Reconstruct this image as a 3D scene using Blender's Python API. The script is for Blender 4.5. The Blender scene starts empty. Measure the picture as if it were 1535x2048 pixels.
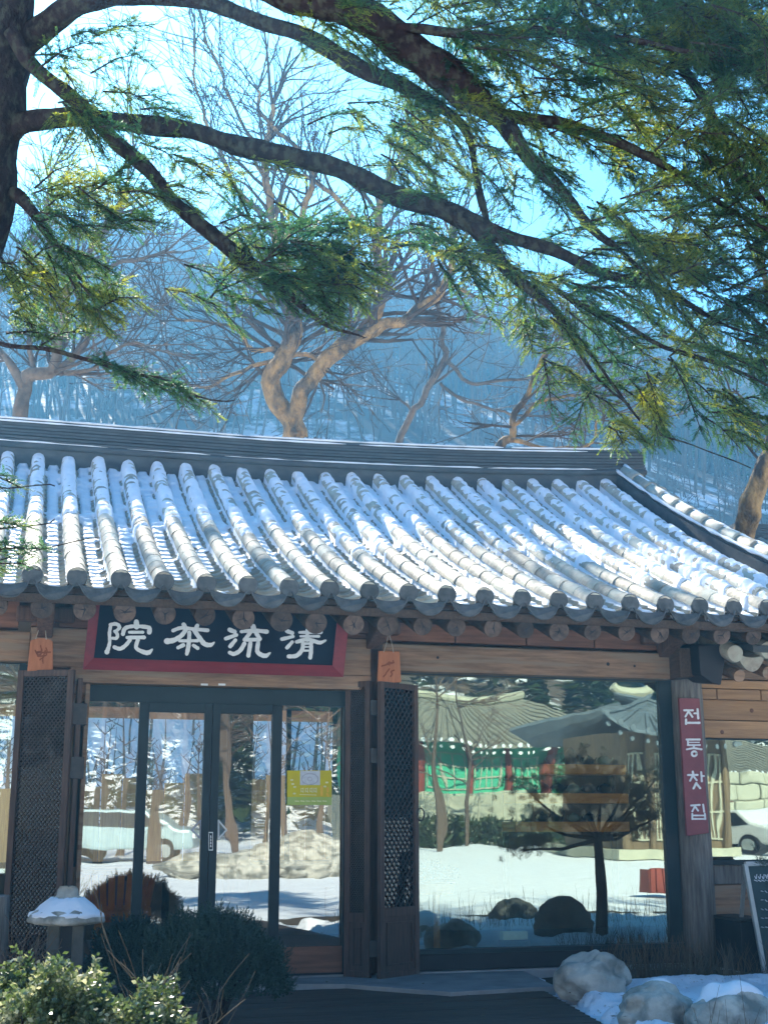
import bpy, math, random
import numpy as np
from mathutils import Vector, Matrix, noise as mnoise

random.seed(7)
rng = np.random.default_rng(7)
R = math.radians
sc = bpy.context.scene

# ------------------------------------------------------------------ camera
F = 2600.0            # focal length in photo pixels (photo 1535 x 2048)
PITCH = R(13.2)
YAW = R(15.5)
EYE = Vector((0.0, -10.5, 1.25))
cam = bpy.data.cameras.new('camera')
cam.sensor_fit = 'VERTICAL'
cam.sensor_height = 36.0
cam.sensor_width = 36.0
cam.lens = F / 2048 * 36
cam.clip_start = 0.05
cam.clip_end = 3000
camo = bpy.data.objects.new('camera', cam)
sc.collection.objects.link(camo)
camo.location = EYE
camo.rotation_euler = (math.pi / 2 + PITCH, 0, -YAW)
sc.camera = camo

# ------------------------------------------------------------------ light
SUN_E = R(38.0)
SUN_A = R(-6.0)       # azimuth from +Y towards +X
world = bpy.data.worlds.new('World')
sc.world = world
world.use_nodes = True
wn = world.node_tree
wn.nodes.clear()
sky = wn.nodes.new('ShaderNodeTexSky')
sky.sky_type = 'NISHITA'
sky.sun_disc = False
sky.sun_elevation = SUN_E
sky.sun_rotation = SUN_A
sky.air_density = 1.1
sky.dust_density = 2.2
sky.ozone_density = 4.0
bg = wn.nodes.new('ShaderNodeBackground')
bg.inputs[1].default_value = 0.055
wo = wn.nodes.new('ShaderNodeOutputWorld')
tint = wn.nodes.new('ShaderNodeMix')      # cool white balance of the photograph
tint.data_type = 'RGBA'
tint.blend_type = 'MULTIPLY'
tint.inputs[0].default_value = 1.0
tint.inputs[7].default_value = (0.18, 0.51, 0.80, 1)
wn.links.new(sky.outputs[0], tint.inputs[6])
wn.links.new(tint.outputs[2], bg.inputs[0])
wn.links.new(bg.outputs[0], wo.inputs[0])
sun = bpy.data.lights.new('sun', 'SUN')
sun.energy = 5.0
sun.angle = R(0.5)
sun.color = (1.0, 0.93, 0.80)
suno = bpy.data.objects.new('sun', sun)
sc.collection.objects.link(suno)
sdir = Vector((math.sin(SUN_A) * math.cos(SUN_E), math.cos(SUN_A) * math.cos(SUN_E), math.sin(SUN_E)))
suno.rotation_euler = sdir.to_track_quat('Z', 'Y').to_euler()
suno.location = sdir * 60

sc.view_settings.view_transform = 'Standard'
sc.view_settings.look = 'None'
sc.view_settings.gamma = 1.0
sc.view_settings.exposure = 2.38
sc.view_settings.use_curve_mapping = False
sc.render.engine = 'CYCLES'
sc.cycles.use_denoising = True
sc.cycles.max_bounces = 8
sc.cycles.transparent_max_bounces = 16
sc.cycles.diffuse_bounces = 3
sc.cycles.glossy_bounces = 3
sc.cycles.volume_bounces = 0
sc.cycles.sample_clamp_indirect = 6.0
sc.cycles.caustics_reflective = False
sc.cycles.caustics_refractive = False

# ------------------------------------------------------------------ rays of the photograph on to real planes
RT = Vector((math.cos(YAW), -math.sin(YAW), 0))
FH = Vector((math.sin(YAW), math.cos(YAW), 0))
FW = FH * math.cos(PITCH) + Vector((0, 0, math.sin(PITCH)))
UP = Vector((0, 0, math.cos(PITCH))) - FH * math.sin(PITCH)

def ray(u, v):
    return FW + RT * ((u - 767.5) / F) + UP * ((1024 - v) / F)
def pY(u, v, y=0.0):
    d = ray(u, v)
    return EYE + d * ((y - EYE.y) / d.y)
def pZ(u, v, z=0.0):
    d = ray(u, v)
    return EYE + d * ((z - EYE.z) / d.z)
def pD(u, v, D):
    return EYE + ray(u, v) * D
def hit(u, v, p, n):
    d = ray(u, v)
    return EYE + d * ((p - EYE).dot(n) / d.dot(n))
def mir(u, v, yd):          # a point seen in the glass: yd metres in front of it
    p = pY(u, v, yd)
    return Vector((p.x, -p.y, p.z))
def X(u, v, y=0.0):
    return pY(u, v, y).x
def Z(u, v, y=0.0):
    return pY(u, v, y).z

# ------------------------------------------------------------------ materials
def newmat(name):
    m = bpy.data.materials.new(name)
    m.use_nodes = True
    nt = m.node_tree
    b = nt.nodes['Principled BSDF']
    return m, nt, b

def pm(name, c1, c2=None, scale=6.0, rough=0.7, bump=0.0, stretch=(1, 1, 1), detail=6.0, rand=0.0,
       c3=None, scale3=1.5, bscale=None, spec=0.3, lo=0.35, hi=0.65, metal=0.0):
    m, nt, b = newmat(name)
    L = nt.links.new
    tc = nt.nodes.new('ShaderNodeTexCoord')
    mp = nt.nodes.new('ShaderNodeMapping')
    mp.inputs['Scale'].default_value = stretch
    L(tc.outputs['Object'], mp.inputs[0])
    vec = mp.outputs[0]
    oi = nt.nodes.new('ShaderNodeObjectInfo')
    if rand:
        ad = nt.nodes.new('ShaderNodeVectorMath')
        ad.operation = 'MULTIPLY_ADD'
        L(oi.outputs['Random'], ad.inputs[0])
        ad.inputs[1].default_value = (37, 51, 23)
        L(vec, ad.inputs[2])
        vec = ad.outputs[0]
    n = nt.nodes.new('ShaderNodeTexNoise')
    n.inputs['Scale'].default_value = scale
    n.inputs['Detail'].default_value = detail
    n.inputs['Roughness'].default_value = 0.62
    L(vec, n.inputs['Vector'])
    c2 = c2 or tuple(x * 0.7 for x in c1)
    r = nt.nodes.new('ShaderNodeValToRGB')
    r.color_ramp.elements[0].position = lo
    r.color_ramp.elements[0].color = (*c1, 1)
    r.color_ramp.elements[1].position = hi
    r.color_ramp.elements[1].color = (*c2, 1)
    L(n.outputs[0], r.inputs[0])
    col = r.outputs[0]
    if c3:
        n3 = nt.nodes.new('ShaderNodeTexNoise')
        n3.inputs['Scale'].default_value = scale3
        n3.inputs['Detail'].default_value = 5
        L(vec, n3.inputs['Vector'])
        r3 = nt.nodes.new('ShaderNodeValToRGB')
        r3.color_ramp.elements[0].position = 0.48
        r3.color_ramp.elements[0].color = (0, 0, 0, 1)
        r3.color_ramp.elements[1].position = 0.62
        r3.color_ramp.elements[1].color = (1, 1, 1, 1)
        L(n3.outputs[0], r3.inputs[0])
        mx = nt.nodes.new('ShaderNodeMix')
        mx.data_type = 'RGBA'
        L(r3.outputs[0], mx.inputs[0])
        L(col, mx.inputs[6])
        mx.inputs[7].default_value = (*c3, 1)
        col = mx.outputs[2]
    if rand:
        hs = nt.nodes.new('ShaderNodeHueSaturation')
        mr = nt.nodes.new('ShaderNodeMapRange')
        L(oi.outputs['Random'], mr.inputs[0])
        mr.inputs[3].default_value = 1 - rand
        mr.inputs[4].default_value = 1 + rand
        L(mr.outputs[0], hs.inputs['Value'])
        L(col, hs.inputs['Color'])
        col = hs.outputs[0]
    L(col, b.inputs['Base Color'])
    b.inputs['Roughness'].default_value = rough
    b.inputs['Specular IOR Level'].default_value = spec
    b.inputs['Metallic'].default_value = metal
    if bump:
        bn = nt.nodes.new('ShaderNodeTexNoise')
        bn.inputs['Scale'].default_value = bscale or scale * 2.5
        bn.inputs['Detail'].default_value = 8
        L(vec, bn.inputs['Vector'])
        bp = nt.nodes.new('ShaderNodeBump')
        bp.inputs['Strength'].default_value = 1.0
        bp.inputs['Distance'].default_value = bump
        L(bn.outputs[0], bp.inputs['Height'])
        L(bp.outputs[0], b.inputs['Normal'])
    return m

def leafmat(name, c1, c2, c3=None, trans=0.45, rough=0.5, scale=2.0, spec=0.3):
    """needles and leaves: diffuse + translucent, colour by position and by leaf"""
    m, nt, b = newmat(name)
    L = nt.links.new
    tc = nt.nodes.new('ShaderNodeTexCoord')
    n = nt.nodes.new('ShaderNodeTexNoise')
    n.inputs['Scale'].default_value = scale
    n.inputs['Detail'].default_value = 3
    L(tc.outputs['Object'], n.inputs['Vector'])
    geo = nt.nodes.new('ShaderNodeNewGeometry')
    ad = nt.nodes.new('ShaderNodeMath')
    ad.operation = 'MULTIPLY_ADD'
    L(geo.outputs['Random Per Island'], ad.inputs[0])
    ad.inputs[1].default_value = 0.22
    L(n.outputs[0], ad.inputs[2])
    r = nt.nodes.new('ShaderNodeValToRGB')
    e = r.color_ramp.elements
    e[0].position = 0.38
    e[0].color = (*c1, 1)
    e[1].position = 0.64
    e[1].color = (*c2, 1)
    if c3:
        k = e.new(0.84)
        k.color = (*c3, 1)
    L(ad.outputs[0], r.inputs[0])
    L(r.outputs[0], b.inputs['Base Color'])
    b.inputs['Roughness'].default_value = rough
    b.inputs['Specular IOR Level'].default_value = spec
    tr = nt.nodes.new('ShaderNodeBsdfTranslucent')
    hs = nt.nodes.new('ShaderNodeHueSaturation')
    hs.inputs['Value'].default_value = 1.6
    hs.inputs['Saturation'].default_value = 1.15
    hs.inputs['Hue'].default_value = 0.485
    L(r.outputs[0], hs.inputs['Color'])
    L(hs.outputs[0], tr.inputs['Color'])
    ms = nt.nodes.new('ShaderNodeMixShader')
    ms.inputs[0].default_value = trans
    L(b.outputs[0], ms.inputs[1])
    L(tr.outputs[0], ms.inputs[2])
    L(ms.outputs[0], nt.nodes['Material Output'].inputs[0])
    return m

def glassmat(name, refl=0.36, edge=0.6, tint=(0.75, 0.82, 0.80), gl=(0.93, 1.0, 0.98), wave=0.0012, wscale=1.3):
    m, nt, b = newmat(name)
    nt.nodes.remove(b)
    L = nt.links.new
    g = nt.nodes.new('ShaderNodeBsdfGlossy')
    g.inputs['Color'].default_value = (*gl, 1)
    g.inputs['Roughness'].default_value = 0.010
    t = nt.nodes.new('ShaderNodeBsdfTransparent')
    t.inputs[0].default_value = (*tint, 1)
    lw = nt.nodes.new('ShaderNodeLayerWeight')
    lw.inputs[0].default_value = 0.25
    mr = nt.nodes.new('ShaderNodeMapRange')
    L(lw.outputs['Facing'], mr.inputs[0])
    mr.inputs[3].default_value = refl
    mr.inputs[4].default_value = min(1.0, refl + edge)
    ms = nt.nodes.new('ShaderNodeMixShader')
    L(mr.outputs[0], ms.inputs[0])
    L(t.outputs[0], ms.inputs[1])
    L(g.outputs[0], ms.inputs[2])
    tc = nt.nodes.new('ShaderNodeTexCoord')
    mp = nt.nodes.new('ShaderNodeMapping')
    mp.inputs['Scale'].default_value = (1, 1, 0.45)
    L(tc.outputs['Object'], mp.inputs[0])
    n = nt.nodes.new('ShaderNodeTexNoise')
    n.inputs['Scale'].default_value = wscale
    n.inputs['Detail'].default_value = 1.5
    L(mp.outputs[0], n.inputs['Vector'])
    bp = nt.nodes.new('ShaderNodeBump')
    bp.inputs['Distance'].default_value = wave
    L(n.outputs[0], bp.inputs['Height'])
    L(bp.outputs[0], g.inputs['Normal'])
    L(ms.outputs[0], nt.nodes['Material Output'].inputs[0])
    return m

M = {}
M['tile'] = pm('tile', (0.52, 0.46, 0.36), (0.30, 0.275, 0.22), 13, 0.75, 0.005, rand=0.28, c3=(0.42, 0.42, 0.34), scale3=5)
M['tile_end'] = pm('tile_end', (0.06, 0.068, 0.07), (0.115, 0.12, 0.12), 14, 0.8, 0.003, rand=0.2)
M['tile_dark'] = pm('tile_dark', (0.05, 0.062, 0.07), (0.085, 0.095, 0.10), 9, 0.75, 0.003, stretch=(.4, 1, 1), rand=0.12)
M['snow'] = pm('snow', (0.80, 0.82, 0.85), (0.88, 0.89, 0.90), 3, 0.65, 0.006, spec=0.2, bscale=26)
M['snow_dirty'] = pm('snow_dirty', (0.80, 0.82, 0.85), (0.42, 0.39, 0.34), 34, 0.7, 0.010, spec=0.2, bscale=40, lo=0.60, hi=0.70)
M['logend'] = pm('logend', (0.13, 0.09, 0.07), (0.05, 0.04, 0.036), 14, 0.85, 0.003, rand=0.4)  # darkened: the shade under the eave is put into this colour
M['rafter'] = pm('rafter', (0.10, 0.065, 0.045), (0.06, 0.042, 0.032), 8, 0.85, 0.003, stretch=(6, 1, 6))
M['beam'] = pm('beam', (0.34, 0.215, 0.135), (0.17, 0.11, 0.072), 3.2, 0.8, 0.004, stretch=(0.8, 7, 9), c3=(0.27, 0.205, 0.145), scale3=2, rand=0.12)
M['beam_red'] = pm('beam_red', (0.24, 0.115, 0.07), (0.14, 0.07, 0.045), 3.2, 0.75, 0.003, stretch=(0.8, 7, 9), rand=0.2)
M['pine'] = pm('pine', (0.40, 0.235, 0.115), (0.27, 0.155, 0.08), 3.0, 0.7, 0.002, stretch=(0.7, 7, 10), rand=0.15)
M['post'] = pm('post', (0.22, 0.21, 0.19), (0.10, 0.095, 0.088), 4, 0.9, 0.008, stretch=(9, 9, 0.8))
M['post_brown'] = pm('post_brown', (0.16, 0.085, 0.055), (0.085, 0.05, 0.036), 4, 0.8, 0.005, stretch=(9, 9, 0.8))
M['leaf_wood'] = pm('leaf_wood', (0.10, 0.062, 0.048), (0.05, 0.036, 0.032), 5, 0.7, 0.002, stretch=(9, 9, 0.8), rand=0.2)
M['alu'] = pm('alu', (0.014, 0.028, 0.034), (0.019, 0.036, 0.043), 4, 0.5, 0.0, spec=0.25)
M['black'] = pm('black', (0.012, 0.014, 0.018), (0.02, 0.022, 0.028), 5, 0.5)
M['iron'] = pm('iron', (0.022, 0.024, 0.027), (0.045, 0.04, 0.036), 20, 0.55, 0.001, spec=0.5)
M['lattice'] = pm('lattice', (0.06, 0.045, 0.04), (0.035, 0.03, 0.03), 9, 0.7)
M['red'] = pm('red', (0.24, 0.035, 0.045), (0.18, 0.028, 0.038), 5, 0.55, 0.001, stretch=(.6, 4, 4))
M['banner'] = pm('banner', (0.24, 0.075, 0.085), (0.19, 0.06, 0.07), 5, 0.6)
M['navy'] = pm('navy', (0.004, 0.008, 0.020), (0.006, 0.011, 0.026), 5, 0.7, spec=0.15)
M['white'] = pm('white', (0.78, 0.80, 0.80), (0.66, 0.70, 0.70), 30, 0.6)
M['plaque'] = pm('plaque', (0.45, 0.175, 0.08), (0.36, 0.135, 0.06), 6, 0.7, 0.002, stretch=(6, 1, 1))
M['carve'] = pm('carve', (0.25, 0.08, 0.03), (0.18, 0.06, 0.025), 10, 0.8)
M['string'] = pm('string', (0.45, 0.40, 0.32), None, 20, 0.9)
M['glass'] = glassmat('glass', 0.30, gl=(0.84, 1.0, 0.88), wave=0.0026, wscale=1.7)
M['glass_door'] = glassmat('glass_door', 0.27, wave=0.0016, wscale=2.4)
M['glass_leaf'] = glassmat('glass_leaf', 0.04, edge=0.05, tint=(0.02, 0.035, 0.04), wave=0.003, wscale=3)
M['concrete'] = pm('concrete', (0.34, 0.33, 0.31), (0.24, 0.235, 0.225), 4, 0.85, 0.003)
M['deck'] = pm('deck', (0.085, 0.062, 0.048), (0.05, 0.038, 0.032), 4, 0.7, 0.002, stretch=(0.8, 8, 8), rand=0.2)
M['soil'] = pm('soil', (0.10, 0.08, 0.055), (0.06, 0.05, 0.035), 7, 0.95, 0.02)
M['stone'] = pm('stone', (0.56, 0.53, 0.45), (0.36, 0.35, 0.30), 7, 0.85, 0.018, c3=(0.20, 0.20, 0.17), scale3=5)
M['stone_dark'] = pm('stone_dark', (0.14, 0.14, 0.125), (0.08, 0.085, 0.075), 6, 0.9, 0.01)
M['bark'] = pm('bark', (0.032, 0.024, 0.025), (0.015, 0.012, 0.014), 14, 0.95, 0.035, stretch=(1, 1, 0.7), c3=(0.048, 0.05, 0.04), scale3=23, spec=0.08, bscale=26)
M['bark_light'] = pm('bark_light', (0.44, 0.28, 0.12), (0.19, 0.125, 0.065), 9, 0.9, 0.06, stretch=(1, 1, 0.6), c3=(0.07, 0.06, 0.05), scale3=3.5)
M['bark_grey'] = pm('bark_grey', (0.17, 0.125, 0.09), (0.08, 0.06, 0.045), 5, 0.9, 0.02)
M['needles'] = leafmat('needles', (0.012, 0.050, 0.042), (0.050, 0.110, 0.040), (0.25, 0.27, 0.05), 0.5, scale=2.2, spec=0.2)  # third tone paints sunlit yellow-green highlights into the foliage colour
M['yew'] = leafmat('yew', (0.018, 0.035, 0.030), (0.028, 0.055, 0.038), None, 0.25)
M['euon'] = leafmat('euon', (0.025, 0.05, 0.02), (0.075, 0.11, 0.04), (0.42, 0.42, 0.26), 0.28, 0.35, 9, spec=0.5)
M['dry'] = pm('dry', (0.17, 0.13, 0.08), (0.09, 0.07, 0.05), 8, 0.95)
M['floor_in'] = pm('floor_in', (0.22, 0.14, 0.08), (0.16, 0.10, 0.055), 3, 0.35, 0, stretch=(8, 1, 1))
M['wall_in'] = pm('wall_in', (0.34, 0.25, 0.17), (0.26, 0.19, 0.13), 2, 0.85)
M['orange_wood'] = pm('orange_wood', (0.85, 0.38, 0.08), (0.70, 0.28, 0.05), 4, 0.5, 0, stretch=(1, 8, 8))
M['rattan'] = leafmat('rattan', (0.60, 0.30, 0.06), (0.75, 0.42, 0.10), None, 0.6, scale=9)
M['clay'] = pm('clay', (0.10, 0.055, 0.04), (0.05, 0.035, 0.03), 5, 0.35, rand=0.4)
M['celadon'] = pm('celadon', (0.36, 0.42, 0.34), (0.28, 0.34, 0.28), 5, 0.25)
M['chalk'] = pm('chalk', (0.02, 0.045, 0.05), (0.03, 0.06, 0.065), 3, 0.7)
M['alu_pale'] = pm('alu_pale', (0.42, 0.46, 0.46), (0.34, 0.38, 0.38), 5, 0.4, metal=0.3)

# ------------------------------------------------------------------ mesh helpers
class MB:
    def __init__(s):
        s.v = []; s.f = []
    def add(s, vs, fs):
        n = len(s.v)
        s.v += [tuple(p) for p in vs]
        s.f += [tuple(i + n for i in f) for f in fs]
        return s
    def box(s, x0, x1, y0, y1, z0, z1):
        if x0 > x1: x0, x1 = x1, x0
        if y0 > y1: y0, y1 = y1, y0
        if z0 > z1: z0, z1 = z1, z0
        vs = [(x, y, z) for x in (x0, x1) for y in (y0, y1) for z in (z0, z1)]
        return s.add(vs, [(0, 1, 3, 2), (4, 6, 7, 5), (0, 4, 5, 1), (2, 3, 7, 6), (0, 2, 6, 4), (1, 5, 7, 3)])
    def obox(s, c, ax, ay, az):     # centre and three half axes
        c, ax, ay, az = Vector(c), Vector(ax), Vector(ay), Vector(az)
        if ax.cross(ay).dot(az) < 0: ax = -ax
        vs = [c + ax * i + ay * j + az * k for i in (-1, 1) for j in (-1, 1) for k in (-1, 1)]
        return s.add(vs, [(0, 1, 3, 2), (4, 6, 7, 5), (0, 4, 5, 1), (2, 3, 7, 6), (0, 2, 6, 4), (1, 5, 7, 3)])
    def bar(s, a, b, w, h, up=(0, 0, 1)):
        a, b = Vector(a), Vector(b)
        d = (b - a)
        L = d.length
        d.normalize()
        sd = d.cross(Vector(up))
        if sd.length < 1e-4: sd = d.cross(Vector((1, 0, 0)))
        sd.normalize()
        u2 = sd.cross(d)
        return s.obox((a + b) / 2, d * L / 2, sd * w / 2, u2 * h / 2)
    def quad(s, a, b, c, d):
        return s.add([a, b, c, d], [(0, 1, 2, 3)])
    def slab(s, pts, off):          # polygon extruded by a vector
        n = len(pts)
        off = Vector(off)
        vs = [Vector(p) for p in pts]
        nn = Vector((0, 0, 0))
        for i in range(n):
            nn += vs[i].cross(vs[(i + 1) % n])
        if nn.dot(off) < 0: vs.reverse()
        allv = vs + [p + off for p in vs]
        fs = [tuple(range(n - 1, -1, -1)), tuple(range(n, 2 * n))]
        for i in range(n):
            j = (i + 1) % n
            fs.append((i, j, n + j, n + i))
        return s.add(allv, fs)
    def tube(s, pts, rad, n=8, cap=True):
        pts = [Vector(p) for p in pts]
        if not hasattr(rad, '__len__'): rad = [rad] * len(pts)
        base = len(s.v)
        prev = None
        for i, p in enumerate(pts):
            t = pts[min(i + 1, len(pts) - 1)] - pts[max(i - 1, 0)]
            if t.length < 1e-9: t = Vector((0, 0, 1))
            t.normalize()
            if prev is None:
                a = Vector((0, 0, 1)) if abs(t.z) < 0.9 else Vector((1, 0, 0))
                nx = t.cross(a).normalized()
            else:
                nx = prev - t * prev.dot(t)
                if nx.length < 1e-6: nx = t.cross(Vector((1, 0, 0)))
                nx.normalize()
            prev = nx
            ny = t.cross(nx)
            for k in range(n):
                an = 2 * math.pi * k / n
                s.v.append(tuple(p + (nx * math.cos(an) + ny * math.sin(an)) * rad[i]))
        for i in range(len(pts) - 1):
            for k in range(n):
                a = base + i * n + k
                b = base + i * n + (k + 1) % n
                s.f.append((a, b, b + n, a + n))
        if cap:
            s.f.append(tuple(base + k for k in range(n - 1, -1, -1)))
            e = base + (len(pts) - 1) * n
            s.f.append(tuple(e + k for k in range(n)))
        return s
    def lathe(s, prof, n=20, c=(0, 0, 0), sx=1, sy=1):
        base = len(s.v)
        for r, z in prof:
            for k in range(n):
                a = 2 * math.pi * k / n
                s.v.append((c[0] + r * sx * math.cos(a), c[1] + r * sy * math.sin(a), c[2] + z))
        for i in range(len(prof) - 1):
            for k in range(n):
                a = base + i * n + k
                b = base + i * n + (k + 1) % n
                s.f.append((a, b, b + n, a + n))
        s.f.append(tuple(base + k for k in range(n - 1, -1, -1)))
        e = base + (len(prof) - 1) * n
        s.f.append(tuple(e + k for k in range(n)))
        return s
    def build(s, name, mat, parent=None, smooth=False, bev=0.0, **tags):
        me = bpy.data.meshes.new(name)
        me.from_pydata(s.v, [], s.f)
        me.update()
        if smooth:
            me.polygons.foreach_set('use_smooth', [True] * len(me.polygons))
        return link(name, me, mat, parent, bev, **tags)

ORG = {}
def link(name, me, mat, parent=None, bev=0.0, **tags):
    o = bpy.data.objects.new(name, me)
    sc.collection.objects.link(o)
    if mat is not None and not me.materials:
        me.materials.append(M[mat] if isinstance(mat, str) else mat)
    if parent is not None:
        o.parent = parent
        o.matrix_parent_inverse = Matrix.Translation(-ORG.get(parent.name, Vector((0, 0, 0))))
    if bev:
        bm = o.modifiers.new('bevel', 'BEVEL')
        bm.width = bev
        bm.segments = 2
        bm.limit_method = 'ANGLE'
    for k, v in tags.items():
        o[k] = v
    return o

def thing(name, label, cat, loc=(0, 0, 0), group=None):
    o = bpy.data.objects.new(name, None)
    o.empty_display_size = 0.1
    sc.collection.objects.link(o)
    o.location = loc
    ORG[o.name] = Vector(loc)
    o['label'] = label
    o['category'] = cat
    if group: o['group'] = group
    return o

def npmesh(name, verts, tris, mat, parent=None, smooth=False, k=3, **tags):
    """verts (N,3), faces (M,k)"""
    me = bpy.data.meshes.new(name)
    verts = np.asarray(verts, dtype=np.float32)
    tris = np.asarray(tris, dtype=np.int32)
    me.vertices.add(len(verts))
    me.vertices.foreach_set('co', verts.ravel())
    me.loops.add(tris.size)
    me.loops.foreach_set('vertex_index', tris.ravel())
    me.polygons.add(len(tris))
    me.polygons.foreach_set('loop_start', np.arange(0, tris.size, k, dtype=np.int32))
    me.polygons.foreach_set('loop_total', np.full(len(tris), k, dtype=np.int32))
    if smooth:
        me.polygons.foreach_set('use_smooth', np.ones(len(tris), dtype=bool))
    me.update(calc_edges=True)
    return link(name, me, mat, parent, **tags)

def smooth_noise2(x, y, seed=0):
    return mnoise.noise(Vector((x, y, seed * 7.3)))
def vnoise(x, y, s=0):
    """vectorised cheap value noise on arrays"""
    xi = np.floor(x).astype(np.int64); yi = np.floor(y).astype(np.int64)
    xf = x - xi; yf = y - yi
    xf = xf * xf * (3 - 2 * xf); yf = yf * yf * (3 - 2 * yf)
    def h(a, b):
        n = (a * 374761393 + b * 668265263 + s * 974711) & 0x7fffffff
        n = ((n ^ (n >> 13)) * 1274126177) & 0x7fffffff
        return ((n ^ (n >> 16)) & 0xffff) / 65535.0
    return (h(xi, yi) * (1 - xf) * (1 - yf) + h(xi + 1, yi) * xf * (1 - yf) +
            h(xi, yi + 1) * (1 - xf) * yf + h(xi + 1, yi + 1) * xf * yf)
def fbm(x, y, s=0, o=4):
    t = 0; a = 0.5
    for i in range(o):
        t = t + a * vnoise(x * 2 ** i, y * 2 ** i, s + i)
        a *= 0.5
    return t
def sstep(a, b, x):
    t = np.clip((x - a) / (b - a), 0, 1)
    return t * t * (3 - 2 * t)

def blob(name, c, rad, mat, parent=None, seed=0, amp=0.18, nu=84, nv=48, flat=0.0, freq=1.6, **tags):
    """irregular boulder, flattened facets, resting at its base"""
    c = Vector(c)
    vs = []; fs = []
    for j in range(nv + 1):
        th = math.pi * j / nv
        for i in range(nu):
            ph = 2 * math.pi * i / nu
            d = Vector((math.sin(th) * math.cos(ph), math.sin(th) * math.sin(ph), math.cos(th)))
            k = 1 + amp * 1.6 * mnoise.noise(d * freq + Vector((seed * 3.1, seed, 0))) + amp * 0.5 * mnoise.noise(d * 4 + Vector((seed, 0, seed)))
            k += amp * 0.14 * mnoise.noise(d * 11 + Vector((0, seed, 2)))
            k -= amp * 0.35 * max(0, mnoise.noise(d * 2.3 + Vector((seed * 2, 9, 0))) - 0.15)
            k = min(k, 1.0 + amp * 0.4 + 0.02 * mnoise.noise(d * 14))
            vs.append((c.x + d.x * k * rad[0], c.y + d.y * k * rad[1], max(c.z + d.z * k * rad[2], c.z - rad[2] * 0.6)))
    for j in range(nv):
        for i in range(nu):
            a = j * nu + i; b = j * nu + (i + 1) % nu
            fs.append((a, a + nu, b + nu, b))
    mb = MB(); mb.v = vs; mb.f = fs
    return mb.build(name, mat, parent, smooth=True, **tags)
# ================================================================== TEAHOUSE
YR, RUN = 3.0, 4.22           # ridge line, horizontal run of the front slope
YE = YR - RUN
SP = 0.304                    # spacing of the tile rows
def prof(d):
    return 0.595 * d - 0.0305 * d * d
def zroof(x, d):
    c = 0.17 * (max(0.0, x - 2.0) / 4.7) ** 1.6 * max(0.0, 1 - d / RUN) + 0.02 * max(0.0, (x - 4.0) / 2.6) ** 2
    return 4.87 + c - prof(d)
XL, XR = -1.65, 6.66
tea = thing('teahouse', 'old timber teahouse with snow dusted grey tiled roof and folding lattice doors', 'building', (2.5, 1.5, 0))
roof = MB()
# deck under the tiles, front and back slopes
N = 14
for i in range(N):
    d0 = RUN * i / N; d1 = RUN * (i + 1) / N
    for k in range(8):
        xa = XL + (XR + 0.25 - XL) * k / 8; xb = XL + (XR + 0.25 - XL) * (k + 1) / 8
        q = [(xa, YR - d0, zroof(xa, d0) - 0.135), (xb, YR - d0, zroof(xb, d0) - 0.135), (xb, YR - d1, zroof(xb, d1) - 0.135), (xa, YR - d1, zroof(xa, d1) - 0.135)]
        roof.slab([Vector(p) for p in q], (0, 0, -0.05))
        if d1 > 1.55: continue  # unseen back slope shaped short so the sun can enter the room
        q2 = [(p[0], 2 * (YR + 0.13) - p[1] + 0.0, p[2] + 0.03) for p in q]
        roof.slab([Vector(p) for p in q2], (0, 0, -0.05))
roofo = roof.build('roof', 'rafter', tea)

# tiles -------------------------------------------------------------
def half_tube(r, L, th, n=12, lip=0.0, taper=0.95):
    """roll tile lying along -Y, crown up"""
    vs = []; fs = []
    for j, (y, s) in enumerate(((0, taper), (-L * 0.5, (1 + taper) / 2), (-L, 1.0))):
        for k in range(n + 1):
            a = math.pi * k / n
            vs.append((r * s * math.cos(a), y, r * s * math.sin(a)))
    m = n + 1
    for j in range(2):
        for k in range(n):
            a = j * m + k
            fs.append((a, a + 1, a + 1 + m, a + m))
    b = len(vs)
    for q in (r, r - th):
        for k in range(m):          # front lip thickness
            a = math.pi * k / n
            vs.append((q * math.cos(a), -L, q * math.sin(a)))
    for k in range(n):
        fs.append((b + k, b + k + 1, b + m + k + 1, b + m + k))
    me = bpy.data.meshes.new('roll_tile')
    me.from_pydata(vs, [], fs)
    me.polygons.foreach_set('use_smooth', [i < 2 * n for i in range(len(fs))])
    me.update()
    me.materials.append(M['tile'])
    return me
def pan(w, L, dep, th, n=8):
    vs = []; fs = []
    m = n + 1
    for (y, zo) in ((0, 0.0), (-L, 0.0), (-L, -th), (0, -th)):
        for k in range(m):
            t = k / n * 2 - 1
            vs.append((w / 2 * t, y, -dep * (1 - t * t) + zo))
    for j in range(3):
        for k in range(n):
            a = j * m + k
            fs.append((a, a + 1, a + 1 + m, a + m))
    me = bpy.data.meshes.new('pan_tile')
    me.from_pydata(vs, [], fs)
    me.polygons.foreach_set('use_smooth', [i < n for i in range(len(fs))])
    me.update()
    me.materials.append(M['tile'])
    return me
LT = 0.262                    # horizontal exposure of a roll tile
RR = 0.072
roll_me = half_tube(RR, 0.31, 0.014)
pan_me = pan(0.27, 0.24, 0.07, 0.018)
rows_x = [0.33 + SP * i for i in range(-6, 21)]
def inframe(p):
    d = Vector(p) - EYE
    w = d.dot(FW)
    u = 767.5 + F * d.dot(RT) / w; v = 1024 - F * d.dot(UP) / w
    return (-60 < u < 1600 and -60 < v < 2110), w
rt = []
for x in rows_x:
    nseg = int(RUN / LT) + 1
    for j in range(nseg):
        d1 = RUN - j * LT
        d0 = max(d1 - 0.285, 0.0)
        if d1 < 0.1: continue
        rt.append((x + random.uniform(-.004, .004), d0, d1))
pt = []
LP = 0.142
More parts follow.
